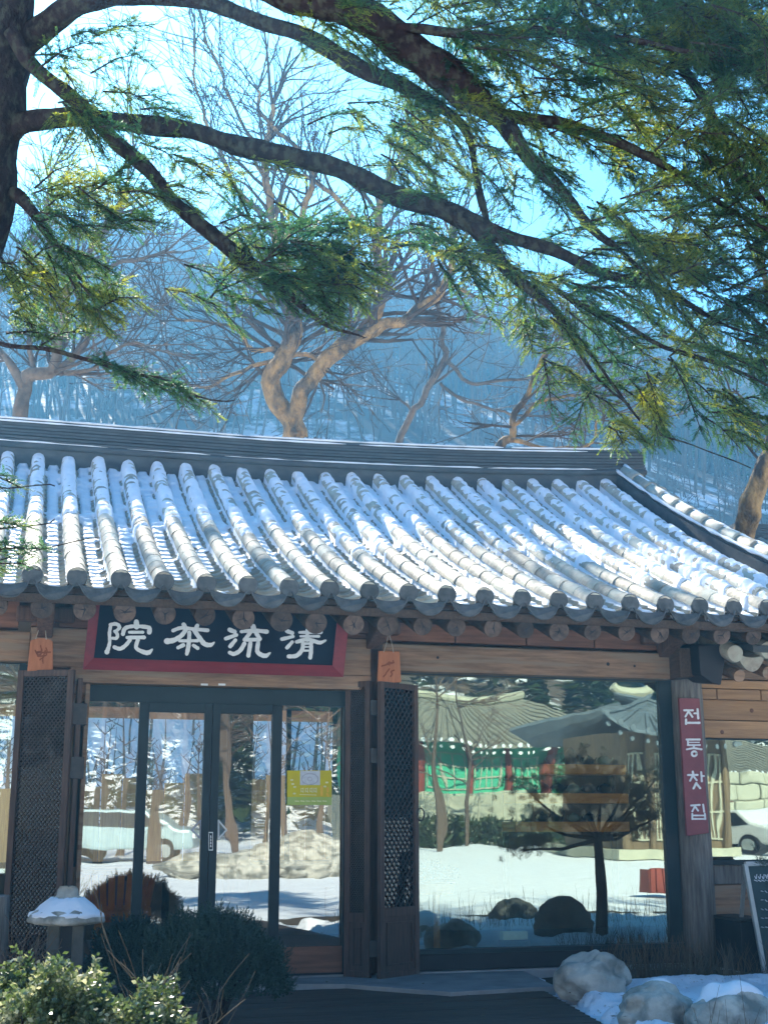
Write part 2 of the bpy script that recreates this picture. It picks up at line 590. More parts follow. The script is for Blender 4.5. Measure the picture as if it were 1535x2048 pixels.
for x in rows_x[:-1]:
    xm = x + SP / 2
    for j in range(int(RUN / LP) + 1):
        d1 = RUN - 0.01 - j * LP
        if d1 < 0.1: continue
        pt.append((xm + random.uniform(-.003, .003), max(d1 - 0.22, 0), d1))
def place(me, base_name, items, zoff, lift, limit=300):
    sel = []
    for it in items:
        x, d0, d1 = it
        p = Vector((x, YR - d1, zroof(x, d1)))
        ok, w = inframe(p)
        sel.append((0 if ok else 1, w if ok else 100 + w, it))
    sel.sort(key=lambda t: (t[0], t[1]))
    bulkv = []; bulkf = []; 
    lv = [v.co.copy() for v in me.vertices]; lf = [tuple(p.vertices) for p in me.polygons]
    for n, (_, _, (x, d0, d1)) in enumerate(sel):
        a = Vector((x, YR - d0, zroof(x, d0) + zoff))
        b = Vector((x, YR - d1, zroof(x, d1) + zoff + lift))
        t = (a - b).normalized()             # local +Y up the slope
        sx = Vector((1, random.uniform(-.02, .02), random.uniform(-.03, .03))).normalized()
        nz = sx.cross(t).normalized()
        sx = t.cross(nz)
        m3 = Matrix((sx, t, nz)).transposed().to_4x4()
        L = 0.31 if me is roll_me else 0.24
        m3.translation = b + t * L
        if n < limit:
            o = bpy.data.objects.new(base_name, me)
            sc.collection.objects.link(o)
            o.parent = roofo
            o.matrix_local = m3
            o['src'] = 0
            del o['src']
        else:
            k = len(bulkv)
            bulkv += [tuple(m3 @ c) for c in lv]
            bulkf += [tuple(i + k for i in f) for f in lf]
    if bulkv:
        mb = MB(); mb.v = bulkv; mb.f = bulkf
        mb.build(base_name + '_far', 'tile', roofo, kind='stuff')
bpy.context.view_layer.update()
place(roll_me, 'roll_tile', rt, -0.012, 0.0)
place(pan_me, 'pan_tile', pt, -0.030, 0.024)
# end discs of the rolls, scalloped end tiles of the pans
dv = MB()
n = 22
dv.tube([(0, 0.02, 0), (0, -0.012, 0), (0, -0.014, 0)], [RR, RR, RR * 0.86], n)
end_me = bpy.data.meshes.new('roll_end_tile'); end_me.from_pydata(dv.v, [], dv.f); end_me.update(); end_me.materials.append(M['tile_end'])
sv = MB()
out = []
for k in range(13):
    t = k / 12 * 2 - 1
    out.append((0.142 * t, 0, -0.008 - 0.035 * (1 - t * t)))
low = []
for k in range(13):
    t = 1 - k / 12 * 2
    low.append((0.140 * t, -0.03, -0.02 - 0.128 * (1 - abs(t) ** 2.6)))
sv.slab([Vector(p) for p in out + low], (0, -0.016, 0))
rim = [Vector((p[0], p[1] - 0.018, p[2] + 0.004)) for p in low]
sv.tube(rim, 0.006, 5)
sc_me = bpy.data.meshes.new('pan_end_tile'); sc_me.from_pydata(sv.v, [], sv.f); sc_me.update(); sc_me.materials.append(M['tile_end'])
for i, x in enumerate(rows_x):
    for (me, nm, xx, dy, dz) in ((end_me, 'roll_end_tile', x, -0.012, -0.008), (sc_me, 'pan_end_tile', x + SP / 2, 0.004, -0.040)):
        if nm == 'pan_end_tile' and i == len(rows_x) - 1: continue
        o = bpy.data.objects.new(nm, me)
        sc.collection.objects.link(o)
        o.parent = roofo
        m4 = Matrix.Rotation(R(-9 + random.uniform(-3, 3)), 4, 'X') @ Matrix.Rotation(R(random.uniform(-3, 3)), 4, 'Y')
        m4.translation = Vector((xx, YE + dy, zroof(xx, RUN) + dz))
        o.matrix_local = m4

# snow lying on the tiles -------------------------------------------
nx, nd = 600, 430
xs = np.linspace(XL + 0.02, XR - 0.06, nx); ds = np.linspace(0.0, RUN - 0.015, nd)
GX, GD = np.meshgrid(xs, ds)
ph = (GX - 0.33) / SP
fr = (ph - np.floor(ph + 0.5)) * SP          # distance to the nearest roll
rollh = np.sqrt(np.maximum(RR ** 2 - np.minimum(np.abs(fr), RR) ** 2, 0)) - 0.012
panx = np.clip((SP / 2 - np.abs(fr)) / 0.135, 0, 1)
pand = -0.035 - 0.06 * (1 - (1 - np.clip((SP / 2 - np.abs(fr)) / 0.135, 0, 1)) ** 0) * 1.0
tt = (SP / 2 - np.abs(fr)) / 0.135           # 0 mid pan .. 1 edge
pand = -0.035 - 0.07 * (1 - np.clip(tt, 0, 1) ** 2)
prof_t = np.where(np.abs(fr) < RR, np.maximum(rollh, -0.04), pand)
cell = np.floor(ph + 0.5).astype(np.int64)
rowr = vnoise(cell.astype(float) * 3.7 + 0.5, cell.astype(float) * 0 + 2.5, 5)
big = fbm(GX * 1.1, GD * 1.1, 11, 3)
fine = fbm(GX * 9, GD * 7, 3, 3) - 0.45
ridg = 0.5 + 0.5 * np.sin(GD / LP * 2 * np.pi)
dl = np.interp(GX, [-1.6, 0.3, 1.2, 2.2, 3.2, 4.2, 5.0, 6.5], [2.0, 2.1, 2.1, 2.0, 2.2, 2.9, 3.3, 3.9]) + (rowr - 0.5) * 1.0 + (big - 0.45) * 0.9
jag = fbm(GX * 12, GD * 7, 61, 3)
cover_roll = 1 - sstep(-0.18, 0.22, GD - dl + (jag - 0.45) * 1.2)
lump = 0.006 * np.sin(GD / 0.13 * 2 * np.pi + rowr * 20 + 3 * jag) * (0.4 + jag) + 0.022 * (fbm(GX * 14, GD * 9, 91, 3) - 0.45)
t_roll = -0.035 + cover_roll * (0.050 + 0.05 * fine + lump)
dj = np.mod(RUN - 0.01 - GD, LP)                   # distance up slope from the visible pan's front edge
ht = -0.030 + 0.024 * (1 - dj / 0.22)              # top of the visible pan tile
patch = fbm(GX * 2.1 + 3, GD * 1.7, 23, 4)
bare = np.interp(GX, [-1.6, 0.2, 0.8, 1.6, 2.2, 2.9, 3.6, 6.5], [.0, .0, .10, .30, .42, .30, .12, .0]) * sstep(0.2, 1.0, GD - dl)
cov = sstep(0.30, 0.38, patch - bare + 0.20 * (1 - sstep(0.2, 1.6, GD - dl)) + 0.10 * jag)
full = 1 - sstep(-0.3, 0.6, GD - dl)
lip = np.exp(-(dj / 0.014) ** 2)
s_thick = -0.02 + cov * (0.028 + 0.016 * (fbm(GX * 18, GD * 14, 51, 3) - 0.4) + 0.024 * full) - lip * (0.020 - 0.016 * full)
t_pan = ht - (-0.035) + s_thick + full * 0.05 * fine
side = sstep(RR * 0.8, RR * 1.25, np.abs(fr))
gap = np.exp(-((np.abs(fr) - RR * 1.18) / 0.017) ** 2) * 0.085 * sstep(0.22, 0.42, vnoise(GX * 3 + cell * 5.3, GD / LP * 1.0, 33) * .8 + .2 * jag)
th = t_roll * (1 - side) + t_pan * side - gap
surf = prof_t + th
# snow smooths the profile where it is thick
zz = np.vectorize(lambda a, b: zroof(a, b))(GX, GD)
Vn = np.stack([GX + (fbm(GX * 14, GD * 14, 41, 2) - .4) * .012, YR - GD, zz + surf], -1).reshape(-1, 3)
ii = np.arange((nd - 1) * nx).reshape(nd - 1, nx)[:, :-1].ravel()
quads = np.stack([ii, ii + nx, ii + nx + 1, ii + 1], 1)
npmesh('snow', Vn, quads, 'snow', roofo, smooth=True, k=4, kind='stuff')

# ridge ---------------------------------------------------------------
XE = 6.93
def ridge_x(n=24):
    return [XL + (XE - XL) * i / n for i in range(n + 1)]
def rz(x):
    return zroof(x, 0) + 0.0
rid = MB()
def strip(mb, y0, y1, za, zb, xa=XL, xb=XE, n=24):
    pts = [xa + (xb - xa) * i / n for i in range(n + 1)]
    for a, b in zip(pts[:-1], pts[1:]):
        vs = [(a, y0, rz(a) + za), (b, y0, rz(b) + za), (b, y1, rz(b) + za), (a, y1, rz(a) + za),
              (a, y0, rz(a) + zb), (b, y0, rz(b) + zb), (b, y1, rz(b) + zb), (a, y1, rz(a) + zb)]
        fs = [(0, 1, 5, 4), (2, 3, 7, 6), (4, 5, 6, 7), (3, 2, 1, 0)]
        if a == pts[0]: fs.append((0, 4, 7, 3))
        if b == pts[-1]: fs.append((1, 2, 6, 5))
        mb.add(vs, fs)
base = MB()
strip(base, 2.965, 3.30, -0.15, 0.10)
base.build('ridge_base', 'tile_dark', roofo)
# bottom band: a course of roll tiles on its side
rb = MB()
rb.tube([(x, 2.955, rz(x) + 0.125) for x in ridge_x()], 0.034, 10)
rb.build('ridge_roll', 'tile_dark', roofo, smooth=True)
for k in range(6):
    mb = MB()
    strip(mb, 2.945 + 0.004 * k + (0.012 if k % 2 else 0), 3.31 - 0.004 * k, 0.162 + k * 0.036, 0.162 + k * 0.036 + 0.024)
    mb.build('ridge_tile_course', 'tile_dark', roofo)
core = MB()
strip(core, 2.98, 3.28, 0.10, 0.38)
core.build('ridge_core', 'black', roofo)
top = MB()
top.tube([(x, 3.13, rz(x) + 0.372) for x in ridge_x()], 0.085, 12)
top.build('ridge_cap', 'tile_dark', roofo, smooth=True)
# ridge snow: thin lines on the ledges
sn = MB()
def snowline(y, zo, segs, r, parent=roofo):
    for a, b in segs:
        n = max(3, int((b - a) / 0.08))
        pts = []; rad = []
        for i in range(n + 1):
            x = a + (b - a) * i / n
            q = r * (0.7 + 0.6 * mnoise.noise(Vector((x * 5, zo * 9, 0)))) * min(1, i / 2 + .3, (n - i) / 2 + .3)
            pts.append((x, y, rz(x) + zo)); rad.append(max(q, 0.002))
        sn.tube(pts, rad, 6)
snowline(2.95, 0.163, [(XL, 0.72), (0.92, 1.80), (1.95, 4.9), (4.95, 6.3)], 0.012)
snowline(2.96, 0.38, [(XL, 3.3), (3.45, 6.2)], 0.012)
snowline(3.08, 0.445, [(XL, 2.2), (2.25, 5.2), (5.3, 6.68)], 0.018)
sn.build('ridge_snow', 'snow', roofo, smooth=True, kind='stuff')

# descending ridge on the gable, running down the slope
def gx(d): return 6.72 + 0.02 * d
def gz(d): return zroof(6.6, d)
nst = 30
for nm, xo, w, z0, z1, mt in (('verge_base', -0.02, 0.30, -0.16, 0.10, 'tile_dark'), ('verge_tile_course', -0.01, 0.27, 0.105, 0.135, 'tile_dark'), ('verge_tile_course', -0.01, 0.25, 0.143, 0.17, 'tile_dark')):
    mb = MB()
    for i in range(nst):
        a = -0.0 + (RUN + 0.05) * i / nst; b = (RUN + 0.05) * (i + 1) / nst
        for_pts = [Vector((gx(a) + xo, YR - a, gz(a) + (z0 + z1) / 2)), Vector((gx(b) + xo, YR - b, gz(b) + (z0 + z1) / 2))]
        mb.bar(for_pts[0], for_pts[1], w, z1 - z0)
    mb.build(nm, mt, roofo)
vt = [(0.05 + i * 0.29) for i in range(15)]
for d in vt:
    for xo, zo in ((-0.06, 0.165), (0.22, 0.03)):
        mb = MB()
        e = min(d + 0.31, RUN + 0.04)
        pa = Vector((gx(d) + xo, YR - d, gz(d) + zo)); pb = Vector((gx(e) + xo, YR - e, gz(e) + zo + 0.008))
        mb.tube([pa, pa.lerp(pb, 0.9), pb], [0.078, 0.084, 0.086], 12)
        mb.build('verge_roll_tile', 'tile', roofo, smooth=True)
sn = MB()
for xo, zo, r in ((-0.165, 0.175, 0.020), (-0.06, 0.243, 0.022)):
    pts = []; rad = []
    for i in range(60):
        d = 0.05 + i / 59 * (3.4 if xo < -0.1 else 4.0)
        pts.append((gx(d) + xo, YR - d, gz(d) + zo)); rad.append(r * (0.9 + 0.9 * mnoise.noise(Vector((d * 6, xo, 3)))))
    sn.tube(pts, rad, 6)
sn.build('verge_snow', 'snow', roofo, smooth=True, kind='stuff')

# eaves: fascia board, rafters with round log ends ---------------------
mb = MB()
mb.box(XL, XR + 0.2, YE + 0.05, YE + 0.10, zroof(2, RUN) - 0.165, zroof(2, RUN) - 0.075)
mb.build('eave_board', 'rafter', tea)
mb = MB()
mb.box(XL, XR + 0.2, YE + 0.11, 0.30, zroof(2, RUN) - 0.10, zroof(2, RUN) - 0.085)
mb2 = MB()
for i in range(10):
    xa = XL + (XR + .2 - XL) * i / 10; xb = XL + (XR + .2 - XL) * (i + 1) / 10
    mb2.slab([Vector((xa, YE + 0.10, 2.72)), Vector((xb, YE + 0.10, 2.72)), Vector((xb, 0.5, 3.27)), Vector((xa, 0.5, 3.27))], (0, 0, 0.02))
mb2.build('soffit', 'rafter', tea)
raf_us = [(-85, 1196), (-5, 1200), (85, 1208), (170, 1215), (250, 1224), (330, 1228), (410, 1231), (487, 1237), (563, 1241), (632, 1246), (707, 1249), (775, 1250), (845, 1252), (912, 1254), (985, 1256), (1050, 1259), (1117, 1262), (1184, 1263), (1252, 1264), (1318, 1266), (1380, 1267), (1442, 1268), (1505, 1268), (1566, 1269), (1628, 1270)]
YRF = -1.02
for i, (u, v) in enumerate(raf_us):
    p = pY(u, v, YRF)
    p.z = min(p.z, 2.70)
    r = 0.081 * random.uniform(0.88, 1.06)
    q = Vector((p.x + random.uniform(-.02, .02), 0.45, p.z + 0.56))
    mb = MB()
    mb.tube([p, p.lerp(q, 0.5), q], [r, r, r * 1.02], 18)
    ro = mb.build('rafter', 'rafter', tea, smooth=False)
    mb = MB()
    d = (p - q).normalized()
    mb.tube([p - d * 0.004, p + d * 0.006], [r * 0.985, r * 0.96], 18)
    # growth rings and pith as raised rings
    for k, (rr, hh) in enumerate(((0.72, 0.0018), (0.45, 0.003), (0.2, 0.004))):
        mb.tube([p + d * 0.004, p + d * (0.006 + hh)], [r * rr * random.uniform(.9, 1.1), r * rr * 0.93], 14)
    mb.build('log_end', 'logend', ro)
    mb = MB()                                     # drying checks and the dark pith
    sx1 = d.cross(Vector((0, 0, 1))).normalized(); sy1 = sx1.cross(d)
    mb.tube([p + d * 0.008, p + d * 0.0125], [r * 0.13, r * 0.10], 9)
    for k in range(random.randint(3, 6)):
        a_ = random.uniform(0, 6.28); e_ = (sx1 * math.cos(a_) + sy1 * math.sin(a_))
        f_ = sx1 * -math.sin(a_) + sy1 * math.cos(a_)
        q0_ = p + e_ * r * 0.1; q1_ = p + e_ * r * random.uniform(.5, .92) + f_ * r * random.uniform(-.1, .1)
        w_ = r * random.uniform(.03, .07)
        mb.slab([q0_ + f_ * w_ + d * .0105, q1_ + d * .0105, q0_ - f_ * w_ + d * .0105], d * 0.001)
    mb.build('crack', 'black', ro)
# round purlin and wall plates
mb = MB()
mb.tube([(XL, -0.10, 3.03), (6.2, -0.10, 3.03)], 0.15, 14)
mb.build('purlin', 'beam', tea, smooth=True)
# board row under the rafters (red brown boards with gaps)
zb0 = Z(1060, 1296, -0.12); zb1 = Z(1060, 1262, -0.12)
def planks(us, v, y0, y1, z0, z1, mat, nm='board', gap=0.012):
    for a, b in zip(us[:-1], us[1:]):
        mb = MB()
        mb.box(X(a, v, y0) + gap / 2, X(b, v, y0) - gap / 2, y0 + random.uniform(0, .006), y1, z0, z1)
        mb.build(nm, mat, tea, bev=0.004)
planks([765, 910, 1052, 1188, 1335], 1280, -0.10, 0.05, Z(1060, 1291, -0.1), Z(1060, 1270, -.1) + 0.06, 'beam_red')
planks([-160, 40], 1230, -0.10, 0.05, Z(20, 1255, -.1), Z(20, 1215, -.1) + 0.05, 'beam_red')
mb = MB(); mb.box(XL, 5.95, -0.04, 0.06, 2.80, 3.1); mb.build('wall_plate', 'rafter', tea)
# beam above the big window
zl0 = Z(1060, 1350, -0.16); zl1 = Z(1060, 1297, -0.16)
mb = MB(); mb.box(X(765, 1320, -0.16), X(1345, 1330, -0.16), -0.16, 0.06, zl0, zl1)
mb.build('lintel_beam', 'beam', tea, bev=0.012)
# knots and drying cracks on the beam
mb = MB()
for (u, v, r) in ((875, 1315, 0.012), (1215, 1328, 0.016), (1268, 1332, 0.012)):
    p = pY(u, v, -0.163)
    mb.tube([p, p + Vector((0, -0.004, 0))], [r, r * 0.7], 9)
mb.build('knot', 'black', tea)
# door side: beam behind the sign, lintel under it
zs0 = Z(430, 1372, -0.16); zs1 = Z(430, 1343, -0.16)
mb = MB(); mb.box(X(140, 1350, -.16), X(742, 1360, -0.16), -0.16, 0.03, zs0, zs1)
mb.build('door_lintel', 'beam', tea, bev=0.008)
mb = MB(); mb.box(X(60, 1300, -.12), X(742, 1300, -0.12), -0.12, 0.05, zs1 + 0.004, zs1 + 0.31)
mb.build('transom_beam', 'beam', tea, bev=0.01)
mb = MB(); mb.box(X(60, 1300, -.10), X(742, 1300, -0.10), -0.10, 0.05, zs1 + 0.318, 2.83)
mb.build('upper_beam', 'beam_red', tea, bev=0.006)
# left bay
mb = MB(); mb.box(XL, X(60, 1300, -0.14), -0.13, 0.05, Z(20, 1322, -.13), Z(20, 1262, -.13)); mb.build('lintel_beam', 'beam', tea, bev=0.01)

# posts
def post(u0, v0, u1, v1, r, mat, y=-0.02, ztop=2.95, zbot=0.0, n=20, name='post'):
    a = pY((u0), v0, y); b = pY((u1), v1, y)
    x = (a.x + b.x) / 2
    mb = MB()
    pts = []; rad = []
    for i in range(9):
        t = i / 8
        z = zbot + (ztop - zbot) * t
        pts.append((x + 0.006 * math.sin(t * 5), y, z)); rad.append(r * (1.04 - 0.05 * t) * (1 + 0.02 * math.sin(t * 11)))
    mb.tube(pts, rad, n)
    return mb.build(name, mat, tea, smooth=True)
XP1 = X(738, 1650, -0.02); XP2 = X(1392, 1650, -0.02); XP0 = X(90, 1650, -0.02)
post(1377, 1500, 1377, 1500, 0.142, 'post', y=-0.02)
post(733, 1500, 733, 1500, 0.10, 'post_brown', y=0.05)
post(100, 1400, 100, 1400, 0.13, 'post_brown', y=0.02)
# bracket tongues at the post heads
for u in (90, 757, 1342):
    x = X(u, 1270, -0.3)
    mb = MB()
    mb.slab([Vector((x - 0.06, -0.12, 2.95)), Vector((x - 0.06, -0.62, 2.95)), Vector((x - 0.06, -0.66, 2.84)), Vector((x - 0.06, -0.50, 2.74)), Vector((x - 0.06, -0.12, 2.60))], (0.12, 0, 0))
    mb.build('bracket', 'post_brown', tea, bev=0.01)
    mb = MB(); mb.box(x - 0.22, x + 0.22, -0.20, -0.12, 2.72, 2.84); mb.build('cross_bracket', 'post_brown', tea, bev=0.02)

# ---------------- sliding door assembly, dark aluminium
def frame_rect(nm, u0, u1, v0, v1, y0, y1, mat='alu', vm=1650, parent=None, bev=0.003):
    mb = MB()
    um = (u0 + u1) / 2
    mb.box(X(u0, vm, y0), X(u1, vm, y0), y0, y1, Z(um, v1, y0), Z(um, v0, y0))
    return mb.build(nm, mat, parent or tea, bev=bev)
UR = 700
zhead = Z(430, 1374, 0); zpane = Z(430, 1408, 0); zbase = Z(620, 1912, 0)
xa, xb = X(163, 1600, 0), X(UR + 5, 1600, 0)
def bx(nm, x0, x1, y0, y1, z0, z1, mat, parent=None, bev=0.003, **t):
    mb = MB(); mb.box(x0, x1, y0, y1, z0, z1)
    return mb.build(nm, mat, parent or tea, bev=bev, **t)
door = bx('sliding_door', xa, xb, -0.02, 0.07, zpane, zs0 - 0.002, 'alu')
bx('door_sill', xa, xb, -0.02, 0.08, 0.0, 0.06, 'black', door)
# fixed jambs and stiles: u positions at v = 1650
def st(u0, u1, y0, y1, z0, z1, nm='door_stile', mat='alu'):
    bx(nm, X(u0, 1650, y0), X(u1, 1650, y0), y0, y1, z0, z1, mat, door)
st(157, 166, -0.01, 0.06, 0.06, zpane)
st(270, 290, -0.015, 0.05, 0.06, zpane)
st(403, 418, -0.03, 0.02, 0.06, zpane)
st(419.5, 435, -0.03, 0.02, 0.06, zpane)
st(541, 561, -0.015, 0.05, 0.06, zpane)
st(686, 702, -0.015, 0.05, 0.06, zpane)
zr = Z(430, 1427, 0)
st(290, 403, -0.028, 0.018, zr, zpane, 'top_rail')
st(435, 541, -0.028, 0.018, zr, zpane, 'top_rail')
zb_ = Z(620, 1893, 0)
for a, b in ((166, 270), (290, 403), (435, 541), (561, 686)):
    st(a, b, -0.01, 0.03, 0.06, zb_ if a == 561 else 0.22, 'bottom_rail', 'beam_red' if a == 561 else 'alu')  # last rail coloured red-brown to stand for a reddish reflection low in the pane
for a, b, zt in ((166, 270, zpane), (290, 403, zr), (435, 541, zr), (561, 686, zpane)):
    g = MB()
    x0, x1 = X(a, 1650, 0), X(b, 1650, 0)
    g.quad((x0, 0.006, 0.2), (x1, 0.006, 0.2), (x1, 0.006, zt + .01), (x0, 0.006, zt + .01))
    g.build('glass_pane', 'glass_door', door)
# two little sensor lights on the head
for u in (409, 444):
    bx('sensor', X(u - 7, 1368, -0.17), X(u + 7, 1368, -.17), -0.172, -0.162, Z(u, 1371, -.17) , Z(u, 1367, -.17), 'white', door, bev=0.001)

# big shop window
zw0 = Z(1100, 1892, 0); zw1 = Z(1100, 1352, 0)
xw0, xw1 = X(790, 1600, 0), X(1332, 1600, 0)
win = bx('window', xw0, X(1352, 1600, 0), -0.03, 0.06, zw1, zl0 - 0.002, 'alu')
bx('window_jamb', X(1324, 1600, 0), X(1349, 1600, 0), -0.03, 0.06, zw0, zw1, 'alu', win)
bx('window_jamb', xw0 - 0.05, xw0 + 0.03, -0.03, 0.06, zw0, zw1, 'alu', win)
bx('window_sill', xw0, X(1349, 1600, 0), -0.045, 0.08, zw0 - 0.035, zw0, 'alu', win)
bx('base_panel', xw0 - 0.05, XP2 - .13, -0.028, 0.10, 0.05, zw0 - 0.037, 'black', win)
g = MB(); g.quad((xw0, 0.0, zw0), (X(1326, 1600, 0), 0.0, zw0), (X(1326, 1600, 0), 0.0, zw1), (xw0, 0.0, zw1)); g.build('glass_pane', 'glass', win)
bx('plinth', XL, 9.4, -0.06, 0.2, -0.2, 0.045, 'concrete', None, bev=0.01)

# left sliver window
winl = bx('window', XL, X(36, 1600, 0), -0.03, 0.06, Z(10, 1328, 0), Z(10, 1320, 0), 'alu')
bx('window_jamb', X(22, 1600, 0), X(40, 1600, 0), -0.03, 0.06, 0.3, Z(10, 1328, 0), 'alu', winl)
bx('window_jamb', -1.1, -1.05, -0.03, 0.06, 0.3, Z(10, 1328, 0), 'alu', winl)
bx('base_panel', XL, X(40, 1600, 0), -0.03, 0.1, 0.05, 0.3, 'black', winl)
g = MB(); g.quad((XL, 0.0, 0.3), (X(24, 1600, 0), 0.0, 0.3), (X(24, 1600, 0), 0, Z(10, 1328, 0)), (XL, 0, Z(10, 1328, 0))); g.build('glass_pane', 'glass', winl)

# right bay: pine boards, window, lower wall (gable end continues as a wing)
y2 = -0.02
xr0, xr1 = X(1380, 1500, y2), 9.4
def rb_(v0, v1, y0, y1, mat, nm='board', u=1460, gap=0.004, xs_=None):
    a = Z(u, v1, y0); b = Z(u, v0, y0)
    return bx(nm, xr0, xr1, y0, y1, a + gap, b - gap, mat)
for a, b in ((1370, 1432), (1432, 1520), (1520, 1600)):
    bx('trim_board', X(a, 1380, -0.09) + 0.006, X(b, 1380, -0.09) - 0.006, -0.09, 0.0, Z(1460, 1399, -.09), Z(1460, 1379, -.09), 'pine')
bx('trim_board', xr0, xr1, -0.075, 0.0, Z(1460, 1377, -.09), Z(1460, 1360, -.09), 'pine')
bx('trim_board', xr0, xr1, -0.06, 0.0, Z(1460, 1357, -.09), Z(1460, 1300, -.09), 'beam')
rb_(1400, 1441, y2, 0.05, 'pine'); rb_(1441, 1477, y2, 0.05, 'pine')
mb = MB()
for (u, v) in ((1502, 1421), (1443, 1464)):
    p = pY(u, v, y2 - 0.002); mb.tube([p, p + Vector((0, -0.003, 0))], [0.02, 0.012], 10)
mb.build('knot', 'beam_red', tea)
zwr1, zwr0 = Z(1470, 1480, 0), Z(1470, 1720, 0)
winr = bx('window', xr0, xr1, -0.02, 0.05, zwr1 - 0.0, Z(1470, 1477, 0) - .001, 'alu')
g = MB(); g.quad((xr0, 0.01, zwr0), (xr1, 0.01, zwr0), (xr1, 0.01, zwr1), (xr0, 0.01, zwr1)); g.build('glass_pane', 'glass', winr)
bx('window_sill', xr0, xr1, -0.05, 0.06, zwr0 - 0.04, zwr0, 'alu', winr)
bx('window_jamb', X(1410, 1600, -.02), X(1414, 1600, -.02), -0.02, 0.05, zwr0, zwr1, 'alu', winr)
bx('lower_board', xr0, xr1, y2, 0.06, Z(1450, 1768, y2), zwr0 - 0.042, 'post')
bx('wall_panel', xr0, xr1, y2 + 0.01, 0.06, 0.05, Z(1450, 1770, y2), 'beam')

# two carved wooden leaves next to the door: folded lattice doors ------
def leaf(a, b, z0, z1, split=None, mesh_n=9, gl=True, face=1, side=None, nm='lattice_door', glass='glass_leaf'):
    """upright door leaf from a to b (x,y); split = height of the bottom panel"""
    a = Vector((a[0], a[1], 0)); b = Vector((b[0], b[1], 0))
    d = (b - a); L = d.length; d.normalize()
    n = Vector((-d.y, d.x, 0)); 
    if n.y > 0: n = -n
    T = 0.04
    def P(s, z, o=0.0): return a + d * s + Vector((0, 0, z)) + n * o
    def bar(s0, s1, q0, q1, t=T, o=0.0):
        mb.obox((P((s0 + s1) / 2, (q0 + q1) / 2, o)), d * abs(s1 - s0) / 2, n * t / 2, Vector((0, 0, abs(q1 - q0) / 2)))
    w = 0.048
    mb = MB()
    bar(0, w, z0, z1)
    root = mb.build(nm, 'leaf_wood', tea, bev=0.004)
    mb = MB(); bar(L - w, L, z0, z1); mb.build('leaf_stile', 'leaf_wood', root, bev=0.004)
    mb = MB(); bar(w, L - w, z1 - w, z1); mb.build('leaf_rail', 'leaf_wood', root, bev=0.004)
    mb = MB(); bar(w, L - w, z0, z0 + 0.06); mb.build('leaf_rail', 'leaf_wood', root, bev=0.004)
    zl = z0 + 0.06
    if split:
        mb = MB(); bar(w, L - w, split - 0.035, split + 0.035); mb.build('leaf_rail', 'leaf_wood', root, bev=0.004)
        mb = MB(); bar(w, L - w, z0 + 0.06, split - 0.035, 0.012); mb.build('leaf_panel', 'leaf_wood', root)
        mb = MB()
        for (q0, q1, s0, s1) in ((z0 + .1, z0 + .115, w + .03, L - w - .03), (split - .09, split - .075, w + .03, L - w - .03)):
            bar(s0, s1, q0, q1, 0.012, 0.012)
        for s0 in (w + .03, L - w - .042):
            bar(s0, s0 + 0.012, z0 + .1, split - .075, 0.012, 0.012)
        mb.build('panel_moulding', 'leaf_wood', root)
        zl = split + 0.035
    # diamond lattice
    mb = MB()
    s0, s1, q0, q1 = w, L - w, zl, z1 - w
    stp = (s1 - s0) / mesh_n * 1.0
    H = q1 - q0; Wd = s1 - s0
    k = -H
    sl = 1.25
    t = 0
    offs = -H / sl
    while offs < Wd:
        for sg in (1, -1):
            # line s = offs + q/sl , clipped
            qa = max(0, -offs * sl); qb = min(H, (Wd - offs) * sl)
            if qb - qa > 0.01:
                sa, sb = offs + qa / sl, offs + qb / sl
                if sg < 0: sa, sb = Wd - sa, Wd - sb
                A = P(s0 + sa, q0 + qa, 0.006 * sg); B = P(s0 + sb, q0 + qb, 0.006 * sg)
                mb.bar(A, B, 0.007, 0.007, up=n)
        offs += stp
    mb.build('lattice', 'lattice', root, kind='stuff')
    mb = MB()
    mb.quad(P(s0, q0, -0.012), P(s1, q0, -0.012), P(s1, q1, -0.012), P(s0, q1, -0.012))
    mb.build('leaf_glass', glass, root)
    return root, P, L
ztl = 2.33
pa = pZ(740, 1960, 0.02); pa2 = Vector((X(691, 1650, -0.06), -0.06, 0)); pb = pZ(757, 1962, 0.02); pb2 = Vector((X(834, 1650, -0.06), -0.06, 0))
l2, P2, L2 = leaf((pa2.x, pa2.y), (pa.x, pa.y), 0.02, ztl, split=0.48, mesh_n=6)
l3, P3, L3 = leaf((pb.x, pb.y), (pb2.x, pb2.y), 0.02, ztl - 0.01, split=0.52, mesh_n=7)
# iron hinge straps and the meeting posts
for z in (2.10, 1.72, 0.24):
    c = (pa + pb) / 2
    bx('hinge', pa.x - 0.005, pb.x + 0.02, pa.y - 0.028, pa.y + 0.02, z - 0.05, z + 0.07, 'iron', l3, bev=0.003)
mb = MB()
mb.tube([pb2 + Vector((0.02, -0.03, 1.27 + 0.05 * math.cos(a))) + Vector((0.03 * math.sin(a), 0, 0)) for a in [i * math.pi / 8 for i in range(17)]], 0.006, 6)
mb.build('ring_handle', 'iron', l3)
# left leaf
qa = pY(22, 1600, -0.16); qb = pY(136, 1600, -0.34)
l1, P1, L1 = leaf((qa.x, qa.y), (qb.x, qb.y), 0.05, 2.34, split=None, mesh_n=11)
